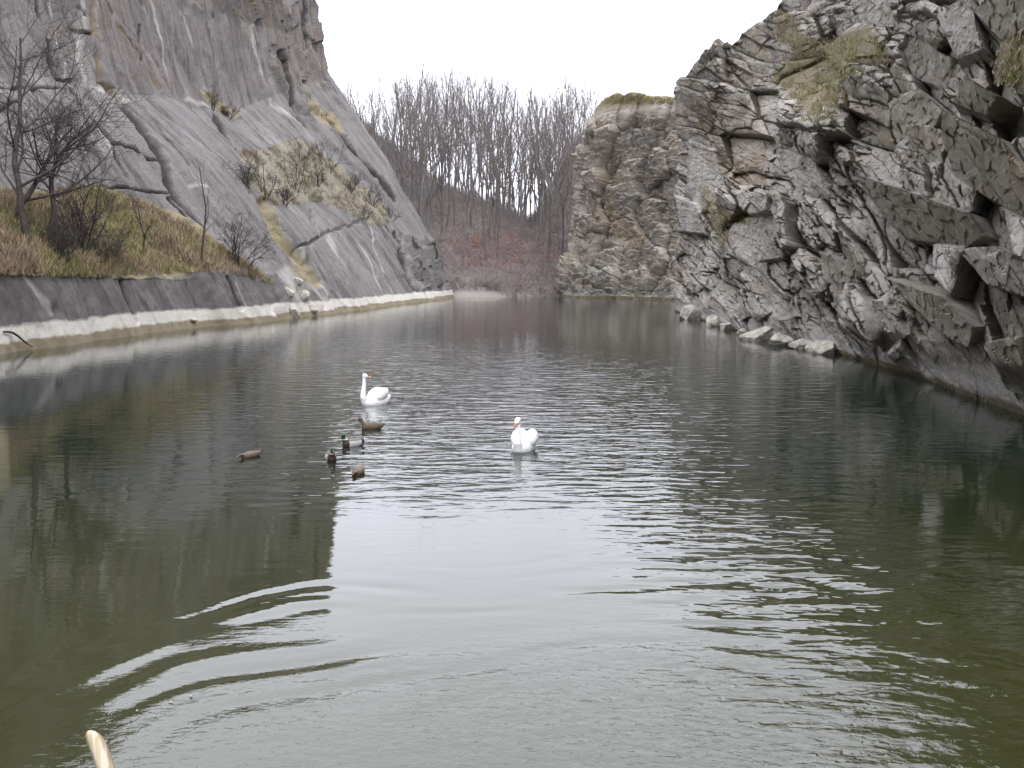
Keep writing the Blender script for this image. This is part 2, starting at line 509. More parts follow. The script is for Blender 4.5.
# the ragged weathered corner at the top right of the wall
rg = poly_mask(u, v, [(185,-80),(320,-80),(326,60),(345,125),(300,125),(270,60),(245,22),(190,8)], 8)
h3, d3, e3 = cells(P * np.array([.5, .5, .35]), 71)
disp += rg * ((_r(h3, 4) - .5) * 0.8 + d3[:, 1] * 0.5 - 0.1)
masks[:, 2] = np.maximum(masks[:, 2], rg * 0.35 * (vnoise(P * .5, 3) > 0.0))
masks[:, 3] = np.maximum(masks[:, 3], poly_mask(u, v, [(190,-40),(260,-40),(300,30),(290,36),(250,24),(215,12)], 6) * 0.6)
r4 = poly_mask(u, v, [(396,232),(432,240),(456,284),(420,292)], 3)
h4, d4, e4 = cells(P * np.array([.7, .7, .6]), 72)
disp += r4 * ((_r(h4, 4) - .5) * 1.0 + d4[:, 2] * .5)
wallm = (z < 3.2) & (z > 0.9) & (P[:, 1] < 74)
masks[:, 3] = np.maximum(masks[:, 3], np.where(wallm, 0.50, 0) )
fade = sst(z, -2.2, 0.2) * 0.6 + 0.4
P2 = P + NN * (disp * fade)[:, None]
meL = mesh_np("quarry_wall", P2, grid_faces(mL, nL), True)
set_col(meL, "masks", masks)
atl = meL.attributes.new("tint", 'FLOAT', 'POINT')
atl.data.foreach_set("value", np.clip(sst(z - np.interp(P[:, 1], LS, [LT[s][3][1] for s in LS]), -0.3, 0.9) * (0.75 + 1.2 * vnoise(np.stack([P[:, 0] * 0, P[:, 1] * 0.5, z * 0.02], 1), 35)), 0, 1).astype(np.float32))
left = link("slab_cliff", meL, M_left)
tag(left, "smooth grey quarry wall of tilted slabs rising from the left shore", "cliff", kind="structure")
bvL = BVHTree.FromPolygons([tuple(p) for p in P2.astype(float)], [tuple(f) for f in grid_faces(mL, nL)])
print("left", round(time.time() - T0, 1))

# ------------------------------------------------------------------ right quarry cliff (broken, tilted beds)
RS = [-15, 8, 14, 19.5, 24, 31, 38, 51, 65, 72, 77, 82, 86.5]
RB = {-15: 9.6, 8: 9.6, 14: 9.7, 19.5: 9.9, 24: 10.4, 31: 11.6, 38: 12.3, 51: 12.1, 65: 12.8, 72: 13.1, 77: 13.4, 82: 13.7, 86.5: 14.0}
RT = {-15: (18, 26), 8: (18, 26), 14: (18.3, 26), 19.5: (18.6, 26), 24: (19, 26), 31: (19.3, 26), 38: (19.6, 25.4), 51: (20, 22.5),
      65: (20.0, 21.6), 72: (19.4, 22.7), 77: (17.6, 21.4), 82: (15.4, 20.4), 86.5: (13.9, 19.3)}
rows = []
for s in RS:
    b = RB[s]; tx, tz = RT[s]
    near = .55 if s < 36 else (0.25 if s < 45 else 0.0)
    prof = [(b + 1.2 + near, -2.0), (b + 1.5 * near, 0.0), (b + 1.0 * near, 0.55), (b - 0.1, 1.2 + 0.3 * near), (b + (tx - b) * 0.18, tz * .3),
            (b + (tx - b) * 0.55, tz * .6), (tx, tz), (tx + 4, tz + 1.0), (tx + 60, tz + 6)]
    rows.append([(x, s, zz) for x, zz in prof])
C = np.array(rows, float)
YS = np.concatenate([np.linspace(-15, 17, 40, endpoint=False), np.exp(np.linspace(math.log(17), math.log(86.5), 720))])
G = catmull(C, RS, YS)
turn = []
last = G[-1]
for k in range(1, 61):
    a = k / 60
    g = last.copy()
    ang = min(a * 2, 1) * math.pi / 2
    g[:, 1] += 1.8 * math.sin(ang) + 6 * max(0, a - .5)
    g[:, 0] += 1.8 * (1 - math.cos(ang)) + 60 * max(0, a - .5) ** 1.4
    turn.append(g)
G = np.concatenate([G, np.array(turn)], 0)
cnt = [4, 14, 18, 150, 160, 230, 10, 6]
cols = []
for k, c_ in enumerate(cnt):
    t = np.linspace(0, 1, c_, endpoint=False)[None, :, None]
    cols.append(G[:, k:k+1] * (1 - t) + G[:, k+1:k+2] * t)
cols.append(G[:, -1:])
G = smooth_rows(np.concatenate(cols, 1), 6)
mR, nR = G.shape[:2]
N = normals(G)
if N[400, 200, 0] > 0: N = -N
P = G.reshape(-1, 3); NN = N.reshape(-1, 3)
u, v = project(P)
z = P[:, 2]; Yw = P[:, 1]
TH = math.radians(42)
warp = np.stack([fbm(P * .13, 2, 101), fbm(P * .13, 2, 102), fbm(P * .13, 2, 103)], 1)
Q = P + warp * 0.35
s_l = 13.0 * np.log(np.maximum(Q[:, 1], 6.0) / 6.0) - 0.02 * np.maximum(6.0 - Q[:, 1], 0)   # blocks grow longer away from the near end
s_l = s_l - 0.8 * (Q[:, 0] - 13)
s_l = s_l - 13.0 * math.log(45 / 6.0)
TH = np.radians(np.interp(Q[:, 1], [18, 30, 55, 80], [53, 53, 53, 53]))
z_l = Q[:, 2] - 7.0
a_c = s_l * np.cos(TH) + z_l * np.sin(TH)        # along the beds
b_c = z_l * np.cos(TH) - s_l * np.sin(TH) - Q[:, 0] * 0.15   # across the beds
x_c = Q[:, 0] * 0.5
far_s = np.interp(Yw, [20, 86], [1.0, 1.25])
def facets(sa, sb, sx, seed, amp, tilt_b, tilt_r, cr, crw=0.05):
    h, d, e = cells(np.stack([a_c / sa, b_c / sb, x_c / sx], 1), seed)
    out = (_r(h, 11) - 0.5) * amp + d[:, 1] * tilt_b * (1.0 - 2.0 * _r(h, 12)) + (d[:, 0] * (_r(h, 13) - 0.5) + d[:, 1] * (_r(h, 14) - .5)) * tilt_r
    out -= cr * np.exp(-e / crw)
    return out, h, e
d1, h1, e1 = facets(5.0, 1.9, 4.0, 111, 2.2, 1.9, 1.8, 0.45)
d2_, h2, e2 = facets(2.3, 0.7, 1.6, 112, .9, 1.0, 0.9, 0.2)
d3_, h3, e3 = facets(1.0, 0.3, .7, 113, 0.36, 0.42, 0.42, 0.10, 0.08)
d4_, h4, e4 = facets(0.3, 0.2, .3, 114, 0.15, 0.12, 0.18, 0.0)
rough = 0.55 + 0.9 * sst(vnoise(P * .16, 120), -0.15, 0.2)
disp = d1 + rough * (d2_ + 0.9 * d3_ + 0.9 * d4_) + 1.2 * fbm(P * .09, 2, 121)
masks = np.zeros((len(P), 4), np.float32)
tint = (_r(h1, 21) * .5 + _r(h2, 22) * .6 + _r(h3, 23) * .4 - 0.4).astype(np.float32)
tint = tint * (0.5 + 0.5 * sst(1.0 - (Yw - 18) / 40, 0, 1))

def face(pts, top, bot, olive=0.8, pale_edge=True, soft=1.5):
    """a big slab: its upper lip stands out by `top`, its foot by `bot` metres; smaller breaks are calmed on it"""
    global disp, tint
    w = poly_mask(u, v, pts, soft)
    vs = [p[1] for p in pts]; us = [p[0] for p in pts]
    # height across the slab, measured square to the bedding in the picture of the wall
    t = np.clip((v - min(vs)) / (max(vs) - min(vs)), 0, 1)
    new = top * (1 - t) + bot * t + 0.10 * (d2_ + d3_) + 0.8 * d4_
    disp = disp * (1 - w) + new * w
    tint = tint * (1 - w) + olive * w
    if pale_edge:
        k = max(range(len(pts)), key=lambda i: -pts[i][1])
FACES = [
 ([(868,178),(935,200),(976,215),(985,235),(960,246),(905,240),(890,225)], 1.9, -0.6, .9),
 ([(952,143),(962,120),(1013,146),(1030,172),(1030,222),(985,198),(960,180)], 1.8, -0.5, .9),
 ([(953,106),(973,84),(1006,98),(985,116)], 1.2, -0.2, .9),
 ([(901,50),(916,37),(950,55),(940,83),(905,74)], 0.3, -1.2, .5),
 ([(976,17),(1040,-20),(1040,45),(1000,42)], 1.5, 0.0, .9),
 ([(893,277),(942,294),(970,326),(959,351),(930,330)], 1.0, -0.9, .8),
 ([(890,105),(925,92),(948,112),(930,130),(896,128)], .9, -0.2, .7),
 ([(1000,45),(1040,30),(1040,100),(1012,92)], 0.6, -0.4, .9),
 ([(905,128),(950,132),(948,165),(915,165)], 0.9, 0.2, .5),
 ([(780,150),(815,158),(828,196),(795,200)], 0.6, -0.9, .2),
 ([(815,250),(850,262),(858,320),(840,310)], 0.0, -1.3, .5),
 ([(745,218),(778,214),(782,258),(752,262)], 0.3, -0.3, .1),
 ([(730,255),(752,268),(800,318),(772,318)], -0.2, -1.0, .2),
 ([(884,380),(905,352),(940,392),(930,405)], .8, -0.3, .4),
 ([(988,342),(1024,335),(1030,400),(1004,392)], .9, 0.0, .8),
 ([(960,250),(1000,246),(1030,262),(1030,300),(985,285)], .7, -0.3, .3),
 ([(690,140),(716,150),(722,200),(700,215),(686,190)], 0.7, 0.1, -.2),
 ([(676,195),(700,205),(706,235),(682,232)], 1.0, 0.4, -.3),
 ([(876,300),(890,300),(905,340),(884,352)], .6, -.4, .3),
 ([(940,20),(975,0),(985,50),(955,60)], 1.0, -0.1, .3),
 ([(850,0),(890,-10),(900,30),(862,28)], .6, -0.6, .2),
]
for f_ in FACES:
    face(*f_)
def vpatch(pts, val, m=0, soft=5):
    masks[:, m] = np.maximum(masks[:, m], val * poly_mask(u, v, pts, soft))
for pts, val in [([(795,40),(880,35),(890,60),(850,75),(810,110),(770,80)], .8), ([(815,75),(850,90),(830,120),(800,120)], .7), ([(700,180),(735,215),(725,255),(705,215)], .55),
                 ([(1000,40),(1030,20),(1030,95),(1010,80)], .5), ([(770,0),(800,20),(810,50),(780,45)], .6), ([(720,210),(760,215),(750,225),(722,225)], .6),
                 ([(860,90),(895,110),(880,150),(862,140)], .5), ([(740,30),(760,25),(770,60),(745,60)], .5)]:
    vpatch(pts, val)
for pts, val in [([(690,95),(760,100),(770,160),(735,190),(700,160)], .45), ([(722,160),(770,150),(765,185),(725,190)], .6), ([(670,60),(700,60),(700,300),(672,300)], .3)]:
    vpatch(pts, val, 2)
for pts in [[(868,170),(935,190),(980,205),(978,214),(935,200),(868,178)], [(955,118),(1005,104),(1016,146),(1008,142),(965,124)], [(885,245),(1030,235),(1030,330),(985,300),(900,275)],
            [(672,150),(690,120),(705,180),(695,235),(676,230)], [(900,380),(915,350),(1024,420),(1000,420),(940,405)], [(868,225),(888,235),(880,330),(862,320)],
            [(780,215),(860,205),(850,245),(800,260)], [(900,-10),(990,20),(975,60),(950,40)]]:
    vpatch(pts, .42, 1, 4)
disp = disp - masks[:, 0] * .9 * rough * (d2_ + 0.9 * d3_ + 0.9 * d4_)
disp = disp * (0.3 + 0.7 * sst(z, 0.2, 2.2)) - 0.15 * (1 - sst(z, 0, 3))
edge_t = sst(z, np.interp(Yw, RS, [RT[s][1] for s in RS]) - 0.3, np.interp(Yw, RS, [RT[s][1] for s in RS]) + 1)
disp *= 1 - 0.6 * edge_t
masks[:, 0] = np.maximum(masks[:, 0], edge_t * .9)
amp_far = np.interp(Yw, [60, 86.5], [1.0, 0.6])
dirv = NN * np.array([0.75, 0.75, 0.3]) + np.array([0, -1.0, 0]) * sst(Yw, 6, 14)[:, None]
dirv /= np.linalg.norm(dirv, axis=1)[:, None]
P2 = P + dirv * (disp * amp_far)[:, None]

meR = mesh_np("jagged_cliff", P2, grid_faces(mR, nR, True), False)
set_col(meR, "masks", masks)
at = meR.attributes.new("tint", 'FLOAT', 'POINT'); at.data.foreach_set("value", np.clip(tint, 0, 1).astype(np.float32))
right = link("jagged_cliff", meR, M_right)
tag(right, "jagged cliff of broken tilted rock beds along the right shore", "cliff", kind="structure")
bvR = BVHTree.FromPolygons([tuple(p) for p in P2.astype(float)], [tuple(f) for f in grid_faces(mR, nR)])
print("right", round(time.time() - T0, 1))

# ------------------------------------------------------------------ far bluff
BS = [0, 1, 2, 3, 4, 5, 6]
BT = [((7.5, 175), (14, 176), 22), ((7.2, 150), (11.2, 150), 23.5), ((7.8, 141), (11.0, 143), 26), ((11.8, 136), (13.6, 140), 27.6), ((16.6, 131), (18.0, 135), 26.6), ((20.0, 126), (21.0, 130), 25.6), ((32, 117), (32, 122), 25.5)]
rows = []
for (b, t, tz) in BT:
    b = np.array(b); t = np.array(t)
    def pt(f, zz, b=b, t=t): q = b * (1 - f) + t * f; return (q[0], q[1], zz)
    rows.append([pt(-.15, -2), pt(0, 0), pt(0.02, 1.2), pt(0.45, tz * .27), pt(.55, tz * .3), pt(.8, tz * .6), pt(.85, tz * .9), pt(1.1, tz), (t[0] + 6, t[1] + 8, tz + 0.5), (t[0] + 20, t[1] + 60, tz + 1)])
C = np.array(rows, float)
G = catmull(C, BS, np.linspace(0, 6, 420))
cols = []
for k, c_ in enumerate([3, 12, 50, 14, 70, 70, 24, 10, 6]):
    t = np.linspace(0, 1, c_, endpoint=False)[None, :, None]
    cols.append(G[:, k:k+1] * (1 - t) + G[:, k+1:k+2] * t)
cols.append(G[:, -1:])
G = smooth_rows(np.concatenate(cols, 1), 5)
mB, nB = G.shape[:2]
N = normals(G)
if N[260, 100, 1] > 0: N = -N
P = G.reshape(-1, 3); NN = N.reshape(-1, 3); u, v = project(P); z = P[:, 2]
Q = P + 1.0 * np.stack([fbm(P * .2, 3, 201), fbm(P * .2, 3, 202), fbm(P * .2, 3, 203)], 1)
h, d, e = cells(np.stack([Q[:, 0] * .26, Q[:, 1] * .26, (Q[:, 2] - Q[:, 0] * .5) * .26], 1), 211)
h2, d2, e2 = cells(np.stack([Q[:, 0] * .7, Q[:, 1] * .7, (Q[:, 2] - Q[:, 0] * .45) * 1.2], 1), 212)
h3, d3, e3 = cells(Q * np.array([1.8, 1.8, 2.6]), 213)
disp = (_r(h, 3) - .5) * 2.0 + d[:, 0] * 1.0 + d[:, 2] * 0.6 - .5 * np.exp(-e / .05) + (_r(h2, 3) - .5) * .6 + d2[:, 2] * .4 + (_r(h3, 3) - .5) * .2
disp *= (0.3 + 0.7 * sst(z, 0, 2)) * (1 - .75 * sst(z, 22.5, 25.5))
masks = np.zeros((len(P), 4), np.float32)
masks[:, 0] = np.maximum(sst(z, 24.0, 26.5) * .8, poly_mask(u, v, [(555,225),(590,215),(620,240),(640,290),(560,285)], 8) * .35)
masks[:, 2] = np.maximum(poly_mask(u, v, [(585,110),(610,120),(620,210),(650,230),(660,290),(640,260),(600,230),(582,200)], 12) * .55, .25)
masks[:, 2] = np.where(vnoise(P * .2, 9) > 0, masks[:, 2], 0.1)
masks[:, 3] = poly_mask(u, v, [(618,100),(672,110),(660,200),(640,230),(625,160)], 8) * .35
masks[:, 1] = poly_mask(u, v, [(575,258),(612,262),(625,275),(610,284),(580,280)], 4) * .5
P2 = P + NN * disp[:, None]
meB = mesh_np("ochre_bluff", P2, grid_faces(mB, nB), False)
set_col(meB, "masks", masks)
bluff = link("far_bluff", meB, M_bluff)
tag(bluff, "ochre and grey rock bluff closing the far right end of the water", "cliff", kind="structure")
bvB = BVHTree.FromPolygons([tuple(p) for p in P2.astype(float)], [tuple(f) for f in grid_faces(mB, nB)])

# ------------------------------------------------------------------ far wooded hillside
hx = np.linspace(-140, 140, 281); hy = np.concatenate([np.linspace(138, 240, 150), np.linspace(244, 900, 60)])
X, Y = np.meshgrid(hx, hy, indexing='ij')
ridge = np.interp(X, [-140, -60, -38, -25.6, -18.8, -12, -2.7, 4.1, 6.4, 8.7, 11, 14.4, 25, 60, 140], [60, 50, 40, 30.5, 25.5, 21.5, 17.5, 15.5, 17.5, 21.5, 27, 33, 35, 38, 42])
k = np.clip((Y - 143 - 3 * np.sin(X * .3)) / 87, -0.06, 1)
Z = ridge * np.where(k > 0, k ** 0.9, k * 3) 
Z += np.where(Y > 230, -(Y - 230) * 0.10, 0)
PP = np.stack([X, Y, Z], -1).reshape(-1, 3)
PP[:, 2] += (1.6 * fbm(PP * .07, 4, 301) + .5 * fbm(PP * .5, 3, 302)) * sst(PP[:, 1], 142, 160)
nh = NT("leaf_litter")
Pn = nh.geo()
c = nh.mix(nh.rng(nh.noise(Pn, .12, 5, .6), .4, .6), (0.24, 0.215, 0.205), (0.25, 0.205, 0.195))
c = nh.mix(nh.rng(nh.noise(Pn, 1.2, 5, .7), .4, .65), c, (0.17, 0.145, 0.125))
zz = nh.xyz(Pn)[2]
c = nh.mix(nh.rng(zz, 1.3, 0.6), c, (0.24, 0.21, 0.18))
nh.fin(c, .95, nh.bump(nh.noise(Pn, 3, 6, .7), .3))
hill = link("wooded_hillside", mesh_np("wooded_hillside", PP, grid_faces(len(hx), len(hy)), True), nh.m)
tag(hill, "leaf covered hillside sloping down to the far end of the water", kind="structure")
bvH = BVHTree.FromPolygons([tuple(p) for p in PP.astype(float)], [tuple(f) for f in grid_faces(len(hx), len(hy))])

def hit(u_, v_, bvs=None):
    d = ray_dir(u_, v_).normalized()
    best = None
    for b in (bvs or (bvL, bvR, bvB, bvH)):
        loc, nor, i, dist = b.ray_cast(CAM, d)
        if loc is not None and (best is None or dist < best[1]):
            best = (loc, dist, nor)
    return best

# ------------------------------------------------------------------ lake bed, outer ground, near bank, water
ng = NT("silt")
Pn = ng.geo()
ng.fin(ng.mix(ng.rng(ng.noise(Pn, .8, 5), .4, .6), (0.06, 0.06, 0.03), (0.09, 0.08, 0.045)), .95)
g = 3000.0
me = mesh_np("ground", np.array([(-g, -g, -3), (g, -g, -3), (g, g, -3), (-g, g, -3)]), np.array([[0, 1, 2, 3]]))
tag(link("ground", me, ng.m), "silty ground under the water", kind="structure")

bx = np.linspace(-26, 16, 120); by = np.linspace(-25, 5.0, 90)
X, Y = np.meshgrid(bx, by, indexing='ij')
Z = np.interp(Y, [-25, -4, 1.2, 2.2, 3.4, 5.0], [3.0, 1.7, 1.5, 1.1, 0.0, -1.6])
PP = np.stack([X, Y, Z], -1).reshape(-1, 3)
PP[:, 2] += .14 * fbm(PP * 1.1, 4, 401)
nb_ = NT("bank_soil")
Pn = nb_.geo()
nb_.fin(nb_.mix(nb_.rng(nb_.noise(Pn, 2.5, 6, .7), .4, .6), (0.11, 0.085, 0.055), (0.10, 0.10, 0.04)), .95, nb_.bump(nb_.noise(Pn, 14, 4), .05))
tag(link("bank", mesh_np("bank", PP, grid_faces(len(bx), len(by)), True), nb_.m), "earth bank in the foreground", kind="structure")

# water: a sheet whose near part carries the rings spreading from the bank
wx = np.concatenate([np.linspace(-40, -16, 8, endpoint=False), np.linspace(-16, 16, 400), np.linspace(16, 40, 9)[1:]])
wy = np.concatenate([np.linspace(-26, 4, 8, endpoint=False), np.linspace(4, 32, 400, endpoint=False), np.linspace(32, 182, 120)])
X, Y = np.meshgrid(wx, wy, indexing='ij')
hgt = np.zeros_like(X)
PW = np.stack([X, Y, 0 * X], -1).reshape(-1, 3)
wr = fbm(PW * .35, 3, 500).reshape(X.shape)
def rings(cx, cy, lam, amp, r0, r1, soft, a0=None, sig=None, wob=1.0):
    R = np.hypot(X - cx, Y - cy) + wob * wr * .8
    env = sst(R, r0, r0 + soft) * (1 - sst(R, r1 - soft, r1))
    if a0 is not None:
        th = np.degrees(np.arctan2(X - cx, Y - cy))
        env = env * np.exp(-((th - a0) / sig) ** 2)
    ph = 2 * np.pi * R / lam
    return amp * env * (np.sin(ph) + .3 * np.sin(2 * ph + 1.0))
RX, RY = 0.9, 5.6
hgt += rings(RX, RY, 0.58, 0.0056, 1.6, 5.4, 1.2, -45, 45, 1.6)
hgt += rings(RX, RY, 0.50, 0.0085, 1.6, 5.8, 0.8, 45, 55, 1.6)
hgt += rings(RX + .5, RY - .5, 0.31, 0.0032, 1.0, 6.0, 1.0, 70, 60, 1.4) + rings(RX - .3, RY, 0.26, 0.0030, .8, 5.0, 1.0, -30, 70, 1.5)
mod = np.clip(0.55 + 2.4 * fbm(PW * np.array([.5, .8, 1]), 3, 501).reshape(X.shape), 0, 1.6)
hgt *= mod
PW[:, 2] = hgt.ravel()
meW = mesh_np("water", PW, grid_faces(len(wx), len(wy)), True)
# how rough the surface is, place by place: R = wind chop, G = fine shiver near the bank
chop = np.exp(-((Y - 19 + 0.0 * X) / 7.5) ** 2) * np.exp(-((X - 0.6) / (2.6 + Y * .12)) ** 2)
chop = np.maximum(chop, 0.75 * sst(Y, 14, 20) * (1 - sst(Y, 30, 60)) * np.exp(-((X - 1) / (5 + .1 * Y)) ** 2))
chop = chop * sst(Y, 11.0, 15.5)
right_chop = 1.3 * np.exp(-((Y - 10.5) / 4.0) ** 2) * np.exp(-((X - 3.0) / 1.5) ** 2)
chop = np.maximum(chop, right_chop)
base = 0.07 + 0.12 * sst(Y, 22, 60)
shiver = (1 - sst(Y, 6.8, 9.4)) * np.exp(-((X - 1.0) / 3.0) ** 2)
wm = np.stack([chop + 0 * X, shiver, base + 0 * X, np.ones_like(X)], -1).reshape(-1, 4)
set_col(meW, "surface", wm)
w = NT("lake_water")
Pn = w.geo()
sa = w.attr("surface"); R_, G_, B_ = w.sep(sa.outputs["Color"])[0:3]
n1 = w.noise(w.scale(Pn, (1.0, 2.6, 1)), 1.15, 2, .45, .3)
n1b = w.noise(w.scale(Pn, (1.0, 1.9, 1), (0, 0, .35)), 2.6, 2, .5, .2)
chopn = w.math('ADD', w.math('MULTIPLY', n1, 0.055), w.math('MULTIPLY', n1b, 0.022))
n2 = w.noise(w.scale(Pn, (1.0, 1.6, 1), (0, 0, .5)), 9.0, 3, .6, .8)
n3 = w.noise(w.scale(Pn, (1.0, 3.0, 1)), 1.4, 3, .5)
hh = w.math('MULTIPLY', chopn, R_)
hh = w.math('ADD', hh, w.math('MULTIPLY', w.math('MULTIPLY', w.math('ADD', n2, w.math('MULTIPLY', n1b, 1.6)), 0.0075), G_))
hh = w.math('ADD', hh, w.math('MULTIPLY', w.math('MULTIPLY', n3, 0.035), B_))
bmp = w.bump(hh, 1.0)
patch = w.noise(w.scale(Pn, (1, .6, 1)), .35, 4, .6)
shallow = w.rng(w.math('ADD', w.xyz(Pn)[1], w.math('MULTIPLY_ADD', patch, 8, -4)), 6.0, 19.0, 1.0, 0.0, True)
body = w.mix(shallow, (0.008, 0.014, 0.009), (0.023, 0.025, 0.007))
w.b.inputs["IOR"].default_value = 1.52
w.put(w.b.inputs["Base Color"], body)
w.put(w.b.inputs["Roughness"], 0.03)
w.b.inputs["Specular IOR Level"].default_value = 0.5
w.put(w.b.inputs["Normal"], bmp)
water = link("water", meW, w.m)
tag(water, "still dark green water of the flooded quarry", kind="structure")
print("terrain", round(time.time() - T0, 1))

# ------------------------------------------------------------------ trees and shrubs
class Tubes:
    def __init__(s): s.V = []; s.F = []
    def tube(s, pts, rads, k=4):
        base = len(s.V)
        n = len(pts)
        for i in range(n):
            a = pts[max(i - 1, 0)]; b = pts[min(i + 1, n - 1)]
            d = (b - a)
            if d.length < 1e-6: d = Vector((0, 0, 1))
            d.normalize()
            x = d.cross(Vector((0.31, 0.77, 0.2))).normalized(); y = d.cross(x)
            for j in range(k):
                t = 2 * math.pi * j / k
                s.V.append(pts[i] + (x * math.cos(t) + y * math.sin(t)) * rads[i])
        for i in range(n - 1):
            for j in range(k):
                a = base + i * k + j; b = base + i * k + (j + 1) % k
                s.F.append((a, b, b + k, a + k))
    def mesh(s, name):
        return mesh_np(name, np.array([tuple(p) for p in s.V]), np.array(s.F), True)

def grow(rng, tr, cr, start, dirn, length, rad, lev, maxlev, P):
    nseg = P['seg'][min(lev, len(P['seg']) - 1)]
    pts = [start]; rads = [rad]; d = dirn.normalized(); dirs = [d]
    for i in range(nseg):
        d = (d + Vector((rng.gauss(0, 1), rng.gauss(0, 1), rng.gauss(0, .6))) * P['wob'] + Vector((0, 0, P['up'] if lev else P['up'] * .5))).normalized()
        pts.append(pts[-1] + d * (length / nseg)); dirs.append(d)
        rads.append(rad * (1 - (i + 1) / nseg * (0.72 if lev < maxlev else .85)))
    (tr if lev == 0 else cr).tube(pts, rads, P['k0'] if lev == 0 else (4 if lev == 1 and P['k0'] > 4 else 3))
    if lev >= maxlev: return
    nch = P['nch'][min(lev, len(P['nch']) - 1)]
    for c in range(nch):
        f = P['first'] + (1 - P['first']) * (c + rng.random()) / nch if lev == 0 else 0.2 + 0.8 * (c + rng.random()) / nch
        f = min(f, .99)
        i = int(f * nseg); t = f * nseg - i
        p = pts[i].lerp(pts[min(i + 1, nseg)], t)
        dd = dirs[min(i, nseg)]
        ax = Vector((rng.gauss(0, 1), rng.gauss(0, 1), rng.gauss(0, 1))).cross(dd).normalized()
        ang = math.radians(rng.uniform(*P['ang']))
        nd = (dd * math.cos(ang) + ax * math.sin(ang))
        ln = length * P['ratio'] * (1.15 - 0.6 * f) * rng.uniform(.7, 1.2)
        grow(rng, tr, cr, p, nd, ln, max((rads[i] * (1 - t) + rads[min(i + 1, nseg)] * t) * P['rr'], P.get('rmin', .001)), lev + 1, maxlev, P)

def make_tree(seed, H, r0, P, maxlev, lean=(0, 0)):
    rng = random.Random(seed)
    tr, cr = Tubes(), Tubes()
    for s_ in range(P.get('stems', 1)):
        if P.get('stems', 1) > 1:
            d0 = Vector((rng.gauss(0, .45), rng.gauss(0, .45), 1)); st = Vector((rng.gauss(0, .12), rng.gauss(0, .12), -0.3)); hh_ = H * rng.uniform(.55, 1)
        else:
            d0 = Vector((lean[0], lean[1], 1)); st = Vector((0, 0, -0.5)); hh_ = H
        grow(rng, tr, cr, st, d0, hh_, r0 * (1 if P.get('stems', 1) == 1 else rng.uniform(.6, 1)), 0, maxlev, P)
    return tr.mesh("trunk"), cr.mesh("crown")

def put_tree(name, meshes, mats, loc, rz, sc, label, cat, group):
    e = empty(name, loc); e.rotation_euler = (0, 0, rz); e.scale = (sc, sc, sc)
    tag(e, label, cat, group)
    link("trunk" if name != "shrub" else "stem", meshes[0], mats[0], e)
    link("crown" if name != "shrub" else "twigs", meshes[1], mats[1], e)
    return e

PT = dict(seg=[9, 5, 3, 2], wob=.06, up=.10, nch=[15, 8, 5, 0], first=.25, ang=(22, 50), ratio=.34, rr=.5, k0=5)
protos = [make_tree(100 + i, 16.0, .125, dict(PT, first=[.22, .35, .45, .3, .5][i % 5], wob=[.06, .09, .12][i % 3]), 3) for i in range(9)]
rng = random.Random(5)
cand = []
for i in range(4000):
    x = rng.uniform(-45, 24); y = rng.uniform(150, 250)
    cand.append((x, y))
placed = []
PROJ = lambda p: (CX + F_PX * p.x / (p.y * cp - (p.z - CAM_H) * sp), CY - F_PX * (p.y * sp + (p.z - CAM_H) * cp) / (p.y * cp - (p.z - CAM_H) * sp))
for x, y in cand:
    if len(placed) >= 260: break
    r = bvH.ray_cast(Vector((x, y, 200)), Vector((0, 0, -1)))
    if r[0] is None: continue
    p = r[0]
    uu, vv = PROJ(p)
    if uu < 330 or uu > 600 or vv > 268: continue
    if vv > 235 and rng.random() < .5: continue
    if any((p - q[0]).length < 2.2 for q in placed): continue
    # what the camera sees of it
    placed.append((p, uu, vv))
placed.sort(key=lambda q: q[1])
for i, (p, uu, vv) in enumerate(placed):
    top = float(np.interp(uu, [330, 350, 375, 400, 500, 530, 545, 570, 600], [85, 92, 80, 72, 76, 92, 95, 74, 80])) + rng.gauss(2, 9)
    if rng.random() < .3: top += rng.uniform(20, 90)
    sc_ = min(2.0, max(.45, (vv - top) * p.y / F_PX / 17.0))
    side_ = "left" if uu < 420 else ("mid" if uu < 535 else "right")
    put_tree("bare_tree", protos[i % 9], (M_bark, M_twig), p, rng.uniform(0, 6.28), sc_,
             {"left": "leafless tree of the wood on the far slope just right of the slab cliff", "mid": "tall thin leafless tree in the middle of the far wood", "right": "leafless tree of the far wood beside the ochre bluff"}[side_],
             "tree", {"left": "leafless trees on the far left slope", "mid": "leafless trees in the middle of the far wood", "right": "leafless trees of the far wood beside the bluff"}[side_])
print("wood", round(time.time() - T0, 1), len(placed))

# shrubs and trees on the left wall
PB = dict(seg=[5, 4, 3, 2], wob=.16, up=.04, nch=[7, 5, 4, 0], first=.2, ang=(25, 60), ratio=.55, rr=.6, k0=4, stems=6, rmin=.011)
PS = dict(seg=[8, 5, 3], wob=.11, up=.07, nch=[9, 5, 4], first=.35, ang=(25, 50), ratio=.42, rr=.6, k0=5, rmin=.015)
PL = dict(seg=[10, 8, 5, 3], wob=.13, up=.04, nch=[13, 9, 7, 4], first=.22, ang=(30, 70), ratio=.58, rr=.55, k0=6, rmin=.011)
def place(kind, u_, v_, Hm, r0, seed, label, P, lev, mats, lean=(0, 0), name="bare_tree", cat="tree", group=None, bvs=(None)):
    hh_ = hit(u_, v_, bvs or (bvL, bvR, bvB))
    if hh_ is None:
        print("no hit", u_, v_); return None
    ms = make_tree(seed, Hm, r0, P, lev, lean)
    return put_tree(name, ms, mats, hh_[0], random.Random(seed).uniform(0, 6.28) if lean == (0, 0) else 0, 1.0, label, cat, group)
DK = (M_bark_dark, M_bark_dark)
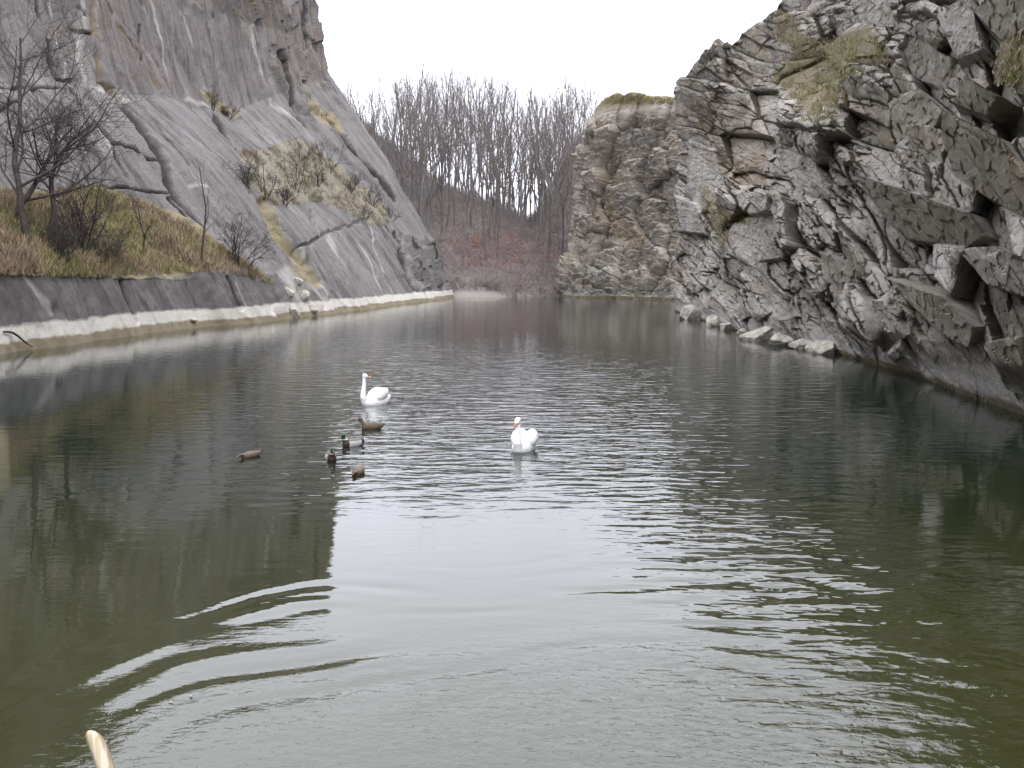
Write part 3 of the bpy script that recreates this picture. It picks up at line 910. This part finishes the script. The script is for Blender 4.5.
place("t", 27, 245, 10.5, .17, 11, "tall dark leafless tree on the grassy ledge at the left edge of the photo", PL, 3, DK, (0.12, 0))
place("t", 52, 243, 7.5, .17, 12, "dark forked leafless tree beside the tallest one on the grassy ledge", dict(PL, first=.35), 3, DK, (.25, 0))
place("t", 3, 215, 6.0, .16, 13, "low dark leafless tree leaning right over the ledge, cut by the left edge", PL, 3, DK, (.9, 0))
place("t", 85, 254, 4.6, .08, 14, "wide dark many-stemmed bare shrub on the grass ledge, right of the forked tree", dict(PB, stems=9), 3, DK, name="shrub", cat="shrub")
place("t", 142, 252, 3.4, .07, 15, "small crooked bare sapling in the middle of the grass ledge", PS, 2, DK, (.15, 0))
place("t", 200, 264, 6.4, .09, 16, "slender bare sapling leaning right on the right part of the grass ledge", PS, 2, (M_bark_dark, M_bark), (.16, 0))
place("t", 240, 266, 3.8, .06, 17, "dark bushy leafless shrub at the right end of the grass ledge", dict(PB, stems=7), 3, DK, name="shrub", cat="shrub")
place("t", 60, 262, 2.2, .04, 18, "low bare shrub on the lip of the dark wall below the forked tree", dict(PB, stems=9), 3, DK, name="shrub", cat="shrub")
place("t", 112, 262, 2.0, .035, 19, "low bare shrub on the lip of the wall between two saplings", dict(PB, stems=8), 3, DK, name="shrub", cat="shrub")
k = 0
SHL = ["leafless shrub at the far left foot of the overgrown ledge", "low dense shrub just right of the leftmost one on the overgrown ledge", "tall thin stemmed shrub left of the middle of the overgrown ledge", "tallest bare shrub standing out against the slab in the middle of the overgrown ledge",
       "low shrub in front of the tallest one on the overgrown ledge", "spreading shrub right of the tallest one on the overgrown ledge", "bare shrub on the right part of the overgrown ledge", "small shrub on the lower right lip of the overgrown ledge", "topmost bare shrub of the overgrown ledge",
       "low shrub on the lower lip of the overgrown ledge, above the pale slab", "rightmost small shrub of the overgrown ledge near the slab edge", "small shrub on the little grassy shelf under the upper wall", "lower of the two shrubs on the little grassy shelf under the upper wall"]
for (uu, vv, hm, st) in [(250,186,3.2,6),(265,196,3.4,6),(296,192,4.6,4),(330,172,5.2,4),(318,186,2.8,6),(350,192,3.2,6),(372,205,2.8,6),(362,220,2.2,7),(300,160,2.6,6),(285,205,2.6,6),(392,220,2.5,6),(212,108,2.2,8),(228,118,1.8,8)]:
    k += 1
    place("t", uu, vv, hm, .055, 40 + k, SHL[k - 1], dict(PB, stems=st), 3, DK, name="shrub", cat="shrub", group="bare shrubs on the overgrown ledge")
RIM = ["thin bare shrub on the rim right above the corner of the jagged cliff", "thin bare shrub half way up the sloping rim of the jagged cliff", "leafless shrub on the middle of the flat top of the far bluff", "rightmost leafless shrub on the top of the far bluff", "leftmost leafless shrub on the top of the far bluff", "small bare shrub highest up on the rim of the jagged cliff"]
for i, (uu, vv, hm) in enumerate([(692,78,1.4),(745,34,1.6),(640,97,2.0),(660,98,1.8),(628,96,1.8),(770,18,1.4)]):
    place("t", uu, vv + 6, hm, .02, 80 + i, RIM[i], dict(PB, stems=4), 2, DK, name="shrub", cat="shrub", group="bare shrubs on the cliff rim")
print("shrubs", round(time.time() - T0, 1))

# brushwood over the hillside: too many twigs to count
def scatter_brush():
    rs = np.random.RandomState(3)
    V, Fc, Cc = [], [], []
    n = 0
    nb = 0
    for i in range(16000):
        x = rs.uniform(-45, 24); y = rs.uniform(143, 238)
        r = bvH.ray_cast(Vector((x, y, 200)), Vector((0, 0, -1)))
        p = r[0]
        uu, vv = PROJ(p)
        if uu < 330 or uu > 600: continue
        nb += 1
        if nb > 4600: break
        red = math.exp(-((uu - 500) / 40) ** 2) * math.exp(-((vv - 265) / 22) ** 2) * .24
        isred = rs.rand() < red
        col = (0.25, 0.13, 0.11) if isred else [(0.29, 0.255, 0.24), (0.23, 0.205, 0.195), (0.30, 0.245, 0.23)][rs.randint(3)]
        col = np.array(col) * rs.uniform(.75, 1.25)
        Hs = rs.uniform(1.2, 3.4)
        ns = 16 if not isred else 12
        for s_ in range(ns):
            base = np.array(p) + np.array([rs.normal(0, .5), rs.normal(0, .5), -.1])
            mid = base + np.array([rs.normal(0, .35), rs.normal(0, .35), .5]) * Hs * rs.uniform(.5, .9)
            tip = mid + np.array([rs.normal(0, .4), rs.normal(0, .4), .45]) * Hs * rs.uniform(.4, .9)
            w_ = rs.uniform(.015, .035)
            side = np.array([math.cos(s_), math.sin(s_), 0]) * w_
            V += [base - side, base + side, mid + side * .7, mid - side * .7, tip, mid + side * .7]
            Fc += [(n, n + 1, n + 2), (n, n + 2, n + 3), (n + 3, n + 2, n + 4)]
            Cc += [col] * 6
            n += 6
            for b_ in range(3):
                q0 = base * (1 - .3 * (b_ + 1)) + tip * .3 * (b_ + 1)
                q1 = q0 + np.array([rs.normal(0, .35), rs.normal(0, .35), .3]) * Hs * .4
                sd_ = np.array([0, 0, w_ * .8]) + side * .5
                V += [q0 - sd_, q0 + sd_, q1]; Fc += [(n, n + 1, n + 2)]; Cc += [col] * 3; n += 3
            if isred:
                for b_ in range(5):
                    q = tip + rs.normal(0, .3, 3)
                    a_, c_ = rs.normal(0, .09, 3), rs.normal(0, .09, 3)
                    V += [q, q + a_, q + c_]; Fc += [(n, n + 1, n + 2)]; Cc += [col * np.array([1.4, 1.1, 1])] * 3; n += 3
    me = mesh_np("brushwood", np.array(V), np.array(Fc), False)
    set_col(me, "tone", np.concatenate([np.array(Cc), np.ones((len(Cc), 1))], 1))
    return me
tag(link("brushwood", scatter_brush(), M_brush), "brown and reddish brushwood covering the far hillside", kind="stuff")
print("brush", round(time.time() - T0, 1))

def grass(polys, n, hrange, palette, bvs, seed, blades=9, gaps=0):
    rs = np.random.RandomState(seed)
    V, Fc, Cc = [], [], []; k = 0
    tot = [abs(sum(p[i][0] * p[(i + 1) % len(p)][1] - p[(i + 1) % len(p)][0] * p[i][1] for i in range(len(p)))) for p in polys]
    for poly, ar in zip(polys, tot):
        us = [p[0] for p in poly]; vs = [p[1] for p in poly]
        m = int(n * ar / sum(tot))
        uu = rs.uniform(min(us), max(us), m * 3); vv = rs.uniform(min(vs), max(vs), m * 3)
        ok = poly_mask(uu, vv, poly, .5) > .5
        for a, b in list(zip(uu[ok], vv[ok]))[:m]:
            r = hit(a, b, bvs)
            if r is None: continue
            p = np.array(r[0])
            if gaps and vnoise(np.array([p * .45]), 19)[0] + .4 * vnoise(np.array([p * 1.7]), 20)[0] < gaps - .5: continue
            tone = vnoise(np.array([p * .35]), 7)[0] + .5
            col = np.array(palette[int(np.clip(tone * len(palette) + rs.normal(0, .7), 0, len(palette) - 1))]) * rs.uniform(.75, 1.2)
            Hh = rs.uniform(*hrange)
            for j in range(blades):
                bs = p + np.array([rs.normal(0, .16), rs.normal(0, .16), -.08])
                ln = np.array([rs.normal(0, .4), rs.normal(0, .4), 1.0]); tip = bs + ln * Hh * rs.uniform(.5, 1)
                t_ = rs.uniform(0, 6.28); w_ = rs.uniform(.008, .022) * (1 + Hh)
                sd_ = np.array([math.cos(t_), math.sin(t_), 0]) * w_
                mid = (bs + tip) / 2 + np.array([0, 0, Hh * .1])
                V += [bs - sd_, bs + sd_, mid + sd_ * .6, mid - sd_ * .6, tip]
                Fc += [(k, k + 1, k + 2), (k, k + 2, k + 3), (k + 3, k + 2, k + 4)]; Cc += [col] * 5; k += 5
    me = mesh_np("grass", np.array(V), np.array(Fc), False)
    set_col(me, "tone", np.concatenate([np.array(Cc), np.ones((len(Cc), 1))], 1))
    return me
PAL = [(0.21, 0.19, 0.09), (0.26, 0.23, 0.11), (0.31, 0.26, 0.145), (0.30, 0.235, 0.16), (0.24, 0.165, 0.12), (0.20, 0.18, 0.09)]
tag(link("ledge_grass", grass([GR[0][1:-1][:11]], 6500, (.25, .6), PAL, (bvL,), 1), M_grass), "yellow green grass on the long ledge above the dark wall", kind="stuff")
tag(link("slab_grass", grass([GR[1], GR[2], GR[3], GR[4]], 3600, (.15, .5), [(0.19, 0.155, 0.10), (0.16, 0.145, 0.075), (0.20, 0.16, 0.11), (0.15, 0.135, 0.07), (0.17, 0.12, 0.085)], (bvL,), 2, 8, .53), M_grass), "dry grass on the overgrown ledge between the slabs", kind="stuff")
tag(link("cliff_grass", grass([[(795,40),(880,35),(890,60),(850,75),(810,110),(770,80)], [(815,75),(850,90),(830,120),(800,120)], [(700,180),(735,215),(725,255),(705,215)], [(720,210),(760,215),(750,225),(722,225)], [(770,0),(800,20),(810,50),(780,45)], [(1000,50),(1023,35),(1023,90),(1010,80)]],
      4200, (.08, .28), [(0.25, 0.23, 0.12), (0.20, 0.20, 0.085), (0.27, 0.22, 0.15), (0.19, 0.17, 0.10)], (bvR,), 4, 7, .38), M_grass), "dry grass growing on the shelves of the right cliff", kind="stuff")
tag(link("rim_grass", grass([[(598,93),(640,93),(672,97),(672,104),(600,104)]], 500, (.3, .6), [(0.20, 0.18, 0.07), (0.23, 0.19, 0.1)], (bvB,), 6, 7), M_grass), "yellow grass along the top rim of the far bluff", kind="stuff")
print("grass", round(time.time() - T0, 1))

# ------------------------------------------------------------------ boulders
def boulder_mesh(seed, sx, sy, sz, flat=False):
    rs = np.random.RandomState(seed)
    import bmesh
    bm = bmesh.new()
    bmesh.ops.create_icosphere(bm, subdivisions=4, radius=1)
    Vb = np.array([v_.co[:] for v_ in bm.verts])
    pl = rs.normal(0, 1, (11, 3)); pl /= np.linalg.norm(pl, axis=1)[:, None]
    dd = rs.uniform(.55, .85, 11)
    r = np.ones(len(Vb))
    for a, b in zip(pl, dd):
        c_ = Vb @ a
        r = np.minimum(r, np.where(c_ > .05, b / np.maximum(c_, .05), 9))
    Vb = Vb * r[:, None]
    Vb += Vb * (.10 * fbm(Vb * 3 + seed, 4, seed))[:, None]
    Vb *= np.array([sx, sy, sz])
    fc = np.array([[l.index for l in f.verts] for f in bm.faces])
    bm.free()
    return mesh_np("boulder", Vb, fc, False)
BO = [(689,306,13,10,"round pale boulder at the foot of the cliff corner, half in the water"), (712,309,9,8,"small grey boulder beside the round pale one at the cliff foot"), (726,311,9,7,"grey boulder lying between the smaller boulders and the big pale one"),
      (760,326,20,11,"largest pale flat boulder on the right shore"), (780,334,13,9,"pale boulder touching the largest flat one on its near side"), (803,343,14,9,"pale yellowish boulder in the middle of the right shore stones"),
      (826,350,13,10,"pale blocky boulder just before the dark overhang"), (744,318,7,5,"small stone behind the largest pale flat boulder"), (815,336,10,9,"upper grey boulder resting above the yellowish one"), (795,352,6,3,"low wet stone at the water's edge of the right shore")]
for i, (uu, vb, wpx, hpx, lab) in enumerate(BO):
    vw = vb - 12.0
    while vw < vb + 40:
        q_ = hit(uu, vw, (bvR, bvB)); w_ = on_water(uu, vw)
        if q_ is None or q_[1] > (w_ - CAM).length: break
        vw += 1.0
    p = on_water(uu, vw + hpx * .25)
    s_ = p.y / F_PX
    o = link("boulder", boulder_mesh(900 + i, wpx * s_ * 1.0, wpx * s_ * 1.3, hpx * s_ * 1.15), M_boulder)
    o.location = (p.x, p.y, 0.3 * hpx * s_)
    tag(o, lab, "boulder", "boulders at the foot of the right cliff")
for i, (uu, vb, wpx, hpx, lab) in enumerate([(293,316,8,7,"white broken rock at the waterline under the grassy gully"), (303,300,8,8,"white rock wedged in the broken corner above the waterline"), (288,296,6,7,"pale narrow rock at the left side of the broken corner"), (312,312,6,5,"small pale rock at the right side of the broken corner"),
                                             (297,284,6,5,"topmost pale rock of the broken corner below the gully"), (192,321,5,3,"small pale stone with a dark gap on the edge of the left water line"), (50,268,4,3,"small white stone on the grassy lip of the dark wall")]):
    r = hit(uu, vb - hpx * .5, (bvL,))
    if r is None: continue
    s_ = r[1] / F_PX
    o = link("boulder", boulder_mesh(950 + i, wpx * s_, wpx * s_, hpx * s_), M_boulder)
    o.location = r[0] + Vector((0, 0, 0))
    tag(o, lab, "boulder", "pale rocks on the left wall")

# fallen branch on the left wall's wet foot
r0_ = hit(2, 333, (bvL,)); r1_ = hit(31, 345, (bvL,))
if r0_ and r1_:
    tb = Tubes(); a = r0_[0]; b = r1_[0]
    off = Vector((.08, -.03, .05))
    pts = [a.lerp(b, t) + off + Vector((0, 0, .12 * math.sin(t * 5))) for t in (0, .15, .3, .5, .7, .85, 1)]
    tb.tube(pts, [.04, .045, .05, .045, .04, .03, .02], 6)
    o = link("fallen_branch", tb.mesh("fallen_branch"), M_bark_dark)
    tag(o, "dark fallen branch slanting down the pale foot of the left wall", "branch")

# ------------------------------------------------------------------ birds
def loft(rings, k=16):
    """rings: (centre, half width, half height, forward dir, up dir)"""
    V, Fc = [], []
    for (c, a, b, f, upv) in rings:
        c = Vector(c); f = Vector(f).normalized(); upv = Vector(upv)
        s_ = f.cross(upv).normalized(); w2 = s_.cross(f)
        for j in range(k):
            t = 2 * math.pi * j / k
            V.append(c + s_ * a * math.cos(t) + w2 * b * math.sin(t))
    n = len(rings)
    for i in range(n - 1):
        for j in range(k):
            Fc.append([i * k + j, i * k + (j + 1) % k, (i + 1) * k + (j + 1) % k, (i + 1) * k + j])
    Fc.append(list(range(k))[::-1]); Fc.append([(n - 1) * k + j for j in range(k)])
    return V, Fc

def union(parts, voxel, name):
    me = bpy.data.meshes.new(name)
    V, Fc = [], []
    for v_, f_ in parts:
        b = len(V); V += [tuple(p) for p in v_]; Fc += [[i + b for i in f] for f in f_]
    me.from_pydata(V, [], Fc); me.update()
    o = bpy.data.objects.new("tmp", me); COL.objects.link(o)
    m = o.modifiers.new("r", 'REMESH'); m.mode = 'VOXEL'; m.voxel_size = voxel; m.use_smooth_shade = True
    s_ = o.modifiers.new("s", 'SMOOTH'); s_.iterations = 4; s_.factor = .5
    dg = bpy.context.evaluated_depsgraph_get()
    out = bpy.data.meshes.new_from_object(o.evaluated_get(dg)); out.name = name
    bpy.data.objects.remove(o, do_unlink=True)
    out.polygons.foreach_set("use_smooth", np.ones(len(out.polygons), bool))
    return out

def pathloft(pts, rad, k=12):
    pts = [Vector(p) for p in pts]; R = []
    for i, p in enumerate(pts):
        f = pts[min(i + 1, len(pts) - 1)] - pts[max(i - 1, 0)]
        upv = Vector((1, 0, 0)) if abs(f.normalized().x) < .8 else Vector((0, 0, 1))
        r_ = rad[i] if isinstance(rad[i], tuple) else (rad[i], rad[i])
        R.append((p, r_[0], r_[1], f, upv))
    return loft(R, k)

def shell(cx, sgn, zlift=0.0, broad=False):
    """an arched, raised wing: a curved thick leaf from shoulder to tail"""
    pts = [(.16, sgn * .10, .15), (.08, sgn * .13, .20), (-.04, sgn * .14, .25), (-.16, sgn * .125, .29), (-.27, sgn * .09, .29), (-.37, sgn * .05, .25)]
    if broad:   # wings held loosely over the back, closed to one rounded dome
        return pathloft([(.15, sgn * .10, .16), (.06, sgn * .13, .20), (-.05, sgn * .13, .235), (-.17, sgn * .11, .25), (-.28, sgn * .08, .25), (-.38, sgn * .05, .23)], [(.05, .06), (.10, .12), (.115, .15), (.11, .14), (.08, .10), (.03, .04)], 14)
    return pathloft([(x, y, z + zlift * (i / 5)) for i, (x, y, z) in enumerate(pts)], [(.04, .05), (.07, .10), (.08, .13), (.08, .13), (.06, .10), (.02, .03)], 14)

nw = NT("white_plumage")
Pn = nw.obj()
f = nw.noise(nw.scale(Pn, (14, 30, 30)), 1.0, 4)
nw.fin(nw.mix(nw.rng(f, .35, .65), (0.78, 0.77, 0.74), (0.86, 0.86, 0.85)), .7, nw.bump(f, .01), .2)
M_white = nw.m
M_bill = simple_mat("orange_bill", (0.55, 0.17, 0.08), (0.62, 0.22, 0.10), 20, .5, .002)
M_black = simple_mat("black_skin", (0.015, 0.014, 0.013), (0.03, 0.028, 0.025), 20, .5, .002)
M_yellow = simple_mat("yellow_bill", (0.22, 0.20, 0.07), (0.26, 0.24, 0.09), 20, .5, .002)
M_brownbill = simple_mat("brown_bill", (0.22, 0.12, 0.05), (0.28, 0.16, 0.07), 20, .5, .002)

def make_swan(loc, heading, neck, head_yaw, head_down, label, lift):
    """local frame: +x is where the swan swims"""
    e = empty("swan", loc); e.rotation_euler = (0, 0, heading)
    tag(e, label, "swan", "white swans on the water")
    body = pathloft([(.42, 0, .06), (.36, 0, .08), (.2, 0, .08), (0, 0, .09), (-.17, 0, .10), (-.30, 0, .12), (-.42, 0, .16), (-.50, 0, .19)],
                    [(.05, .05), (.11, .11), (.17, .18), (.19, .21), (.17, .19), (.12, .13), (.06, .08), (.015, .03)], 18)
    nk = pathloft(neck, [.09, .075, .058, .050, .045, .042, .042], 12)
    top = Vector(neck[-1])
    hd = Vector((math.cos(head_yaw) * math.cos(head_down), math.sin(head_yaw) * math.cos(head_down), -math.sin(head_down)))
    head = pathloft([top - hd * .05, top - hd * .02, top + hd * .03, top + hd * .075, top + hd * .10], [.02, .048, .052, .038, .028], 12)
    bm_ = union([body, nk, head, shell(0, 1, lift, lift > .04), shell(0, -1, lift, lift > .04)], .012, "body")
    link("body", bm_, M_white, e)
    b0 = top + hd * .09
    dn = Vector((0, 0, -1))
    bv, bf = pathloft([b0, b0 + hd * .03, b0 + hd * .075, b0 + hd * .11], [(.024, .026), (.02, .022), (.014, .02), (.006, .012)], 10)
    bmesh_ = mesh_simple("beak", bv, bf)
    link("beak", bmesh_, M_bill, e)
    # black knob and bridle
    kv, kf = pathloft([b0 - hd * .02 + Vector((0, 0, .018)), b0 + Vector((0, 0, .026)), b0 + hd * .02 + Vector((0, 0, .022))], [.010, .018, .008], 8)
    link("knob", mesh_simple("knob", kv, kf), M_black, e)
    side = hd.cross(Vector((0, 0, 1))).normalized()
    for s_ in (-1, 1):
        c_ = top + hd * .045 + side * .036 * s_ + Vector((0, 0, .012))
        ev, ef = pathloft([c_ - side * .010 * s_, c_, c_ + side * .006 * s_], [.010, .012, .006], 8)
        link("eye", mesh_simple("eye", ev, ef), M_black, e)
    return e

def mesh_simple(name, V, Fc):
    me = bpy.data.meshes.new(name); me.from_pydata([tuple(p) for p in V], [], Fc); me.update()
    me.polygons.foreach_set("use_smooth", np.ones(len(me.polygons), bool))
    return me

p1 = on_water(374, 404)
# swims to the left and a little towards us, its head turned back to the right
make_swan((p1.x + .05, p1.y, -0.03), math.radians(232), [(.36, 0, .10), (.42, 0, .24), (.41, 0, .38), (.38, 0, .52), (.375, 0, .63), (.375, 0, .70), (.37, 0, .75)],
          math.radians(-232 - 22), math.radians(12), "white swan on the left with upright neck, its head turned to the right", .02)
p2 = on_water(520, 452)
make_swan((p2.x + .07, p2.y + .25, -0.03), math.radians(254), [(.36, 0, .08), (.42, 0, .22), (.41, 0, .34), (.38, 0, .46), (.37, 0, .54), (.375, 0, .60), (.39, 0, .62)],
          math.radians(-8), math.radians(38), "white swan nearer to us in the middle, facing the camera with wings raised", .05)

def duck(loc, heading, kind, label, head_fwd=0.0, low=False):
    e = empty("duck", loc); e.rotation_euler = (0, 0, heading)
    tag(e, label, "duck", "ducks swimming near the swans")
    if low: e.scale = (.9, 1.0, .72)
    body = pathloft([(.19, 0, .05), (.15, 0, .055), (.06, 0, .06), (-.06, 0, .065), (-.16, 0, .075), (-.23, 0, .10), (-.28, 0, .125)],
                    [(.02, .03), (.055, .065), (.085, .10), (.09, .10), (.07, .075), (.035, .045), (.008, .02)], 14)
    if not low:
        nk = pathloft([(.12, 0, .08), (.155, 0, .13), (.165 + head_fwd * .3, 0, .17), (.165 + head_fwd, 0, .20)], [.05, .04, .033, .032], 10)
        hc = Vector((.175 + head_fwd, 0, .215))
    else:
        nk = pathloft([(.13, 0, .08), (.18, 0, .10), (.215, 0, .11)], [.05, .038, .03], 10)
        hc = Vector((.235, 0, .105))
    hd = pathloft([hc + Vector((-.045, 0, 0)), hc + Vector((-.02, 0, .005)), hc + Vector((.015, 0, .003)), hc + Vector((.045, 0, -.01))], [.015, .034, .034, .017], 10)
    me = union([body, nk, hd], .008, "body")
    n = len(me.vertices); co = np.empty(n * 3); me.vertices.foreach_get("co", co); co = co.reshape(-1, 3)
    col = np.zeros((n, 4)); col[:, 3] = 1
    x, y_, z_ = co[:, 0], co[:, 1], co[:, 2]
    ns = vnoise(co * 45, 3) + .5
    if kind == 'drake':
        c_ = np.tile(np.array([.42, .41, .40]), (n, 1))
        c_[(z_ > .115) & (x < .1)] = (.14, .12, .10)
        c_[(x > .08) & (z_ < .15)] = (.04, .024, .018)
        c_[(x < -.17)] = (.03, .03, .03)
        c_[(x < -.235)] = (.5, .5, .48)
        c_[(z_ > .155)] = (.015, .035, .022)
        rg_ = (z_ > .142) & (z_ < .156) & (x > .09); c_[rg_] = (.55, .55, .53)
    else:
        c_ = np.array([.095, .066, .044])[None] * (.45 + 1.1 * ns[:, None])
        c_[(z_ > .20)] *= .8
    col[:, :3] = c_
    set_col(me, "tone", col)
    link("body", me, M_feather, e)
    b0 = hc + Vector((.04, 0, -.012))
    bv, bf = pathloft([b0, b0 + Vector((.02, 0, -.004)), b0 + Vector((.045, 0, -.01)), b0 + Vector((.055, 0, -.012))], [(.012, .014), (.009, .015), (.006, .017), (.003, .010)], 8)
    link("beak", mesh_simple("beak", bv, bf), M_yellow if kind == 'drake' else M_brownbill, e)
    for s_ in (-1, 1):
        c0 = hc + Vector((.018, .030 * s_, .010))
        ev, ef = pathloft([c0 - Vector((0, .004 * s_, 0)), c0, c0 + Vector((0, .004 * s_, 0))], [.004, .006, .003], 6)
        link("eye", mesh_simple("eye", ev, ef), M_black, e)
    return e
nf = NT("duck_plumage"); a = nf.attr("tone"); nf.fin(a.outputs["Color"], .6, None, .3); M_feather = nf.m
def dk(u_, v_, hd, kind, label, **kw):
    p = on_water(u_, v_)
    return duck((p.x, p.y, -.015), math.radians(hd), kind, label, **kw)
dk(331, 460, 290, 'drake', "dark headed drake facing us, nearest of the two drakes")
dk(352, 446, 215, 'drake', "drake with pale flanks heading left, just behind the other drake")
dk(371, 429, 185, 'hen', "brown duck swimming left right under the left swan", head_fwd=.04)
dk(358, 474, 262, 'hen', "brown duck with its head low, nearest to us of all the birds", low=True)
dk(250, 457, 235, 'hen', "brown duck alone on the dark water, left of all other birds", low=True)

# ------------------------------------------------------------------ floating leaves
LF = [(191, 697, "rightmost pale floating leaf of the group by the reed"), (155, 717, "pale floating leaf nearest to the dry reed"), (171, 703, "small dull floating leaf between two paler ones"),
      (137, 712, "small dull floating leaf left of the others"), (224, 643, "pale floating leaf alone on the dark water above the others")]
M_leaf = simple_mat("pale_leaf", (0.42, 0.38, 0.28), (0.55, 0.52, 0.42), 30, .7, .002)
for i, (a_, b_, lab) in enumerate(LF):
    p = on_water(a_, b_)
    rs_ = random.Random(i); L_ = rs_.uniform(.014, .022); an = rs_.uniform(0, 3.14)
    V, Fc = [], []
    for q in range(7):
        t = q / 6; w_ = L_ * .42 * math.sin(math.pi * (t * .92 + .04)); zc = .004 + .006 * (2 * t - 1) ** 2
        for sx, dz in ((-1, .004), (0, 0), (1, .004), (0, -.0012)):
            xx, yy = (2 * t - 1) * L_, w_ * sx
            V.append((xx * math.cos(an) - yy * math.sin(an), xx * math.sin(an) + yy * math.cos(an), zc + dz))
    for q in range(6):
        for j in range(4):
            Fc.append([q * 4 + j, q * 4 + (j + 1) % 4, (q + 1) * 4 + (j + 1) % 4, (q + 1) * 4 + j])
    Fc += [[0, 1, 2, 3], [24, 25, 26, 27]]
    o = link("floating_leaf", mesh_simple("floating_leaf", V, Fc), M_leaf)
    ix, iy = int(np.argmin(abs(wx - p.x))), int(np.argmin(abs(wy - p.y)))
    o.location = (p.x, p.y, float(hgt[ix, iy]) + .001)
    tag(o, lab, "leaf", "leaves floating near the bank")

# ------------------------------------------------------------------ dry reed leaf at the bank, close to the lens
def reed():
    e_p = at_depth(99, 731, 1.25)
    V, Fc = [], []
    base_ = Vector((e_p.x + .05, e_p.y + .0, 1.35))
    n = 22
    for i in range(n):
        t = 1 - (1 - i / (n - 1)) ** 2.2
        bow = .012 * math.sin(min(1, t) ** 8 * math.pi) - .012 * t ** 12
        c_ = base_.lerp(e_p, t) + Vector((bow + .012 * (1 - (1 - t) ** 2) * 0, 0, 0))
        w_ = .0125 * (1 if t < .985 else max(.05, math.sqrt(max(0, 1 - ((t - .985) / .015) ** 2))))
        w_ *= .45 + .55 * min(1, t * 2.2)
        for (sx, th) in ((-1, 0), (-.4, .0022), (.4, .0022), (1, 0), (.4, -.0012), (-.4, -.0012)):
            V.append(c_ + Vector((w_ * sx, -th + .003 * sx * sx, 0)))
    for i in range(n - 1):
        for j in range(6):
            Fc.append([i * 6 + j, i * 6 + (j + 1) % 6, (i + 1) * 6 + (j + 1) % 6, (i + 1) * 6 + j])
    Fc.append([0, 1, 2, 3, 4, 5]); Fc.append([(n - 1) * 6 + j for j in range(6)])
    return mesh_simple("reed_leaf", V, Fc)
nr = NT("dry_reed"); Pn = nr.obj()
f = nr.noise(nr.scale(Pn, (220, 220, 4)), 1.0, 3)
nr.fin(nr.mix(nr.rng(f, .4, .6), (0.46, 0.40, 0.24), (0.74, 0.62, 0.50)), .7)
tag(link("reed_leaf", reed(), nr.m), "pale dry reed leaf standing at the bottom left, close to the camera", "reed")

print("done", round(time.time() - T0, 1))
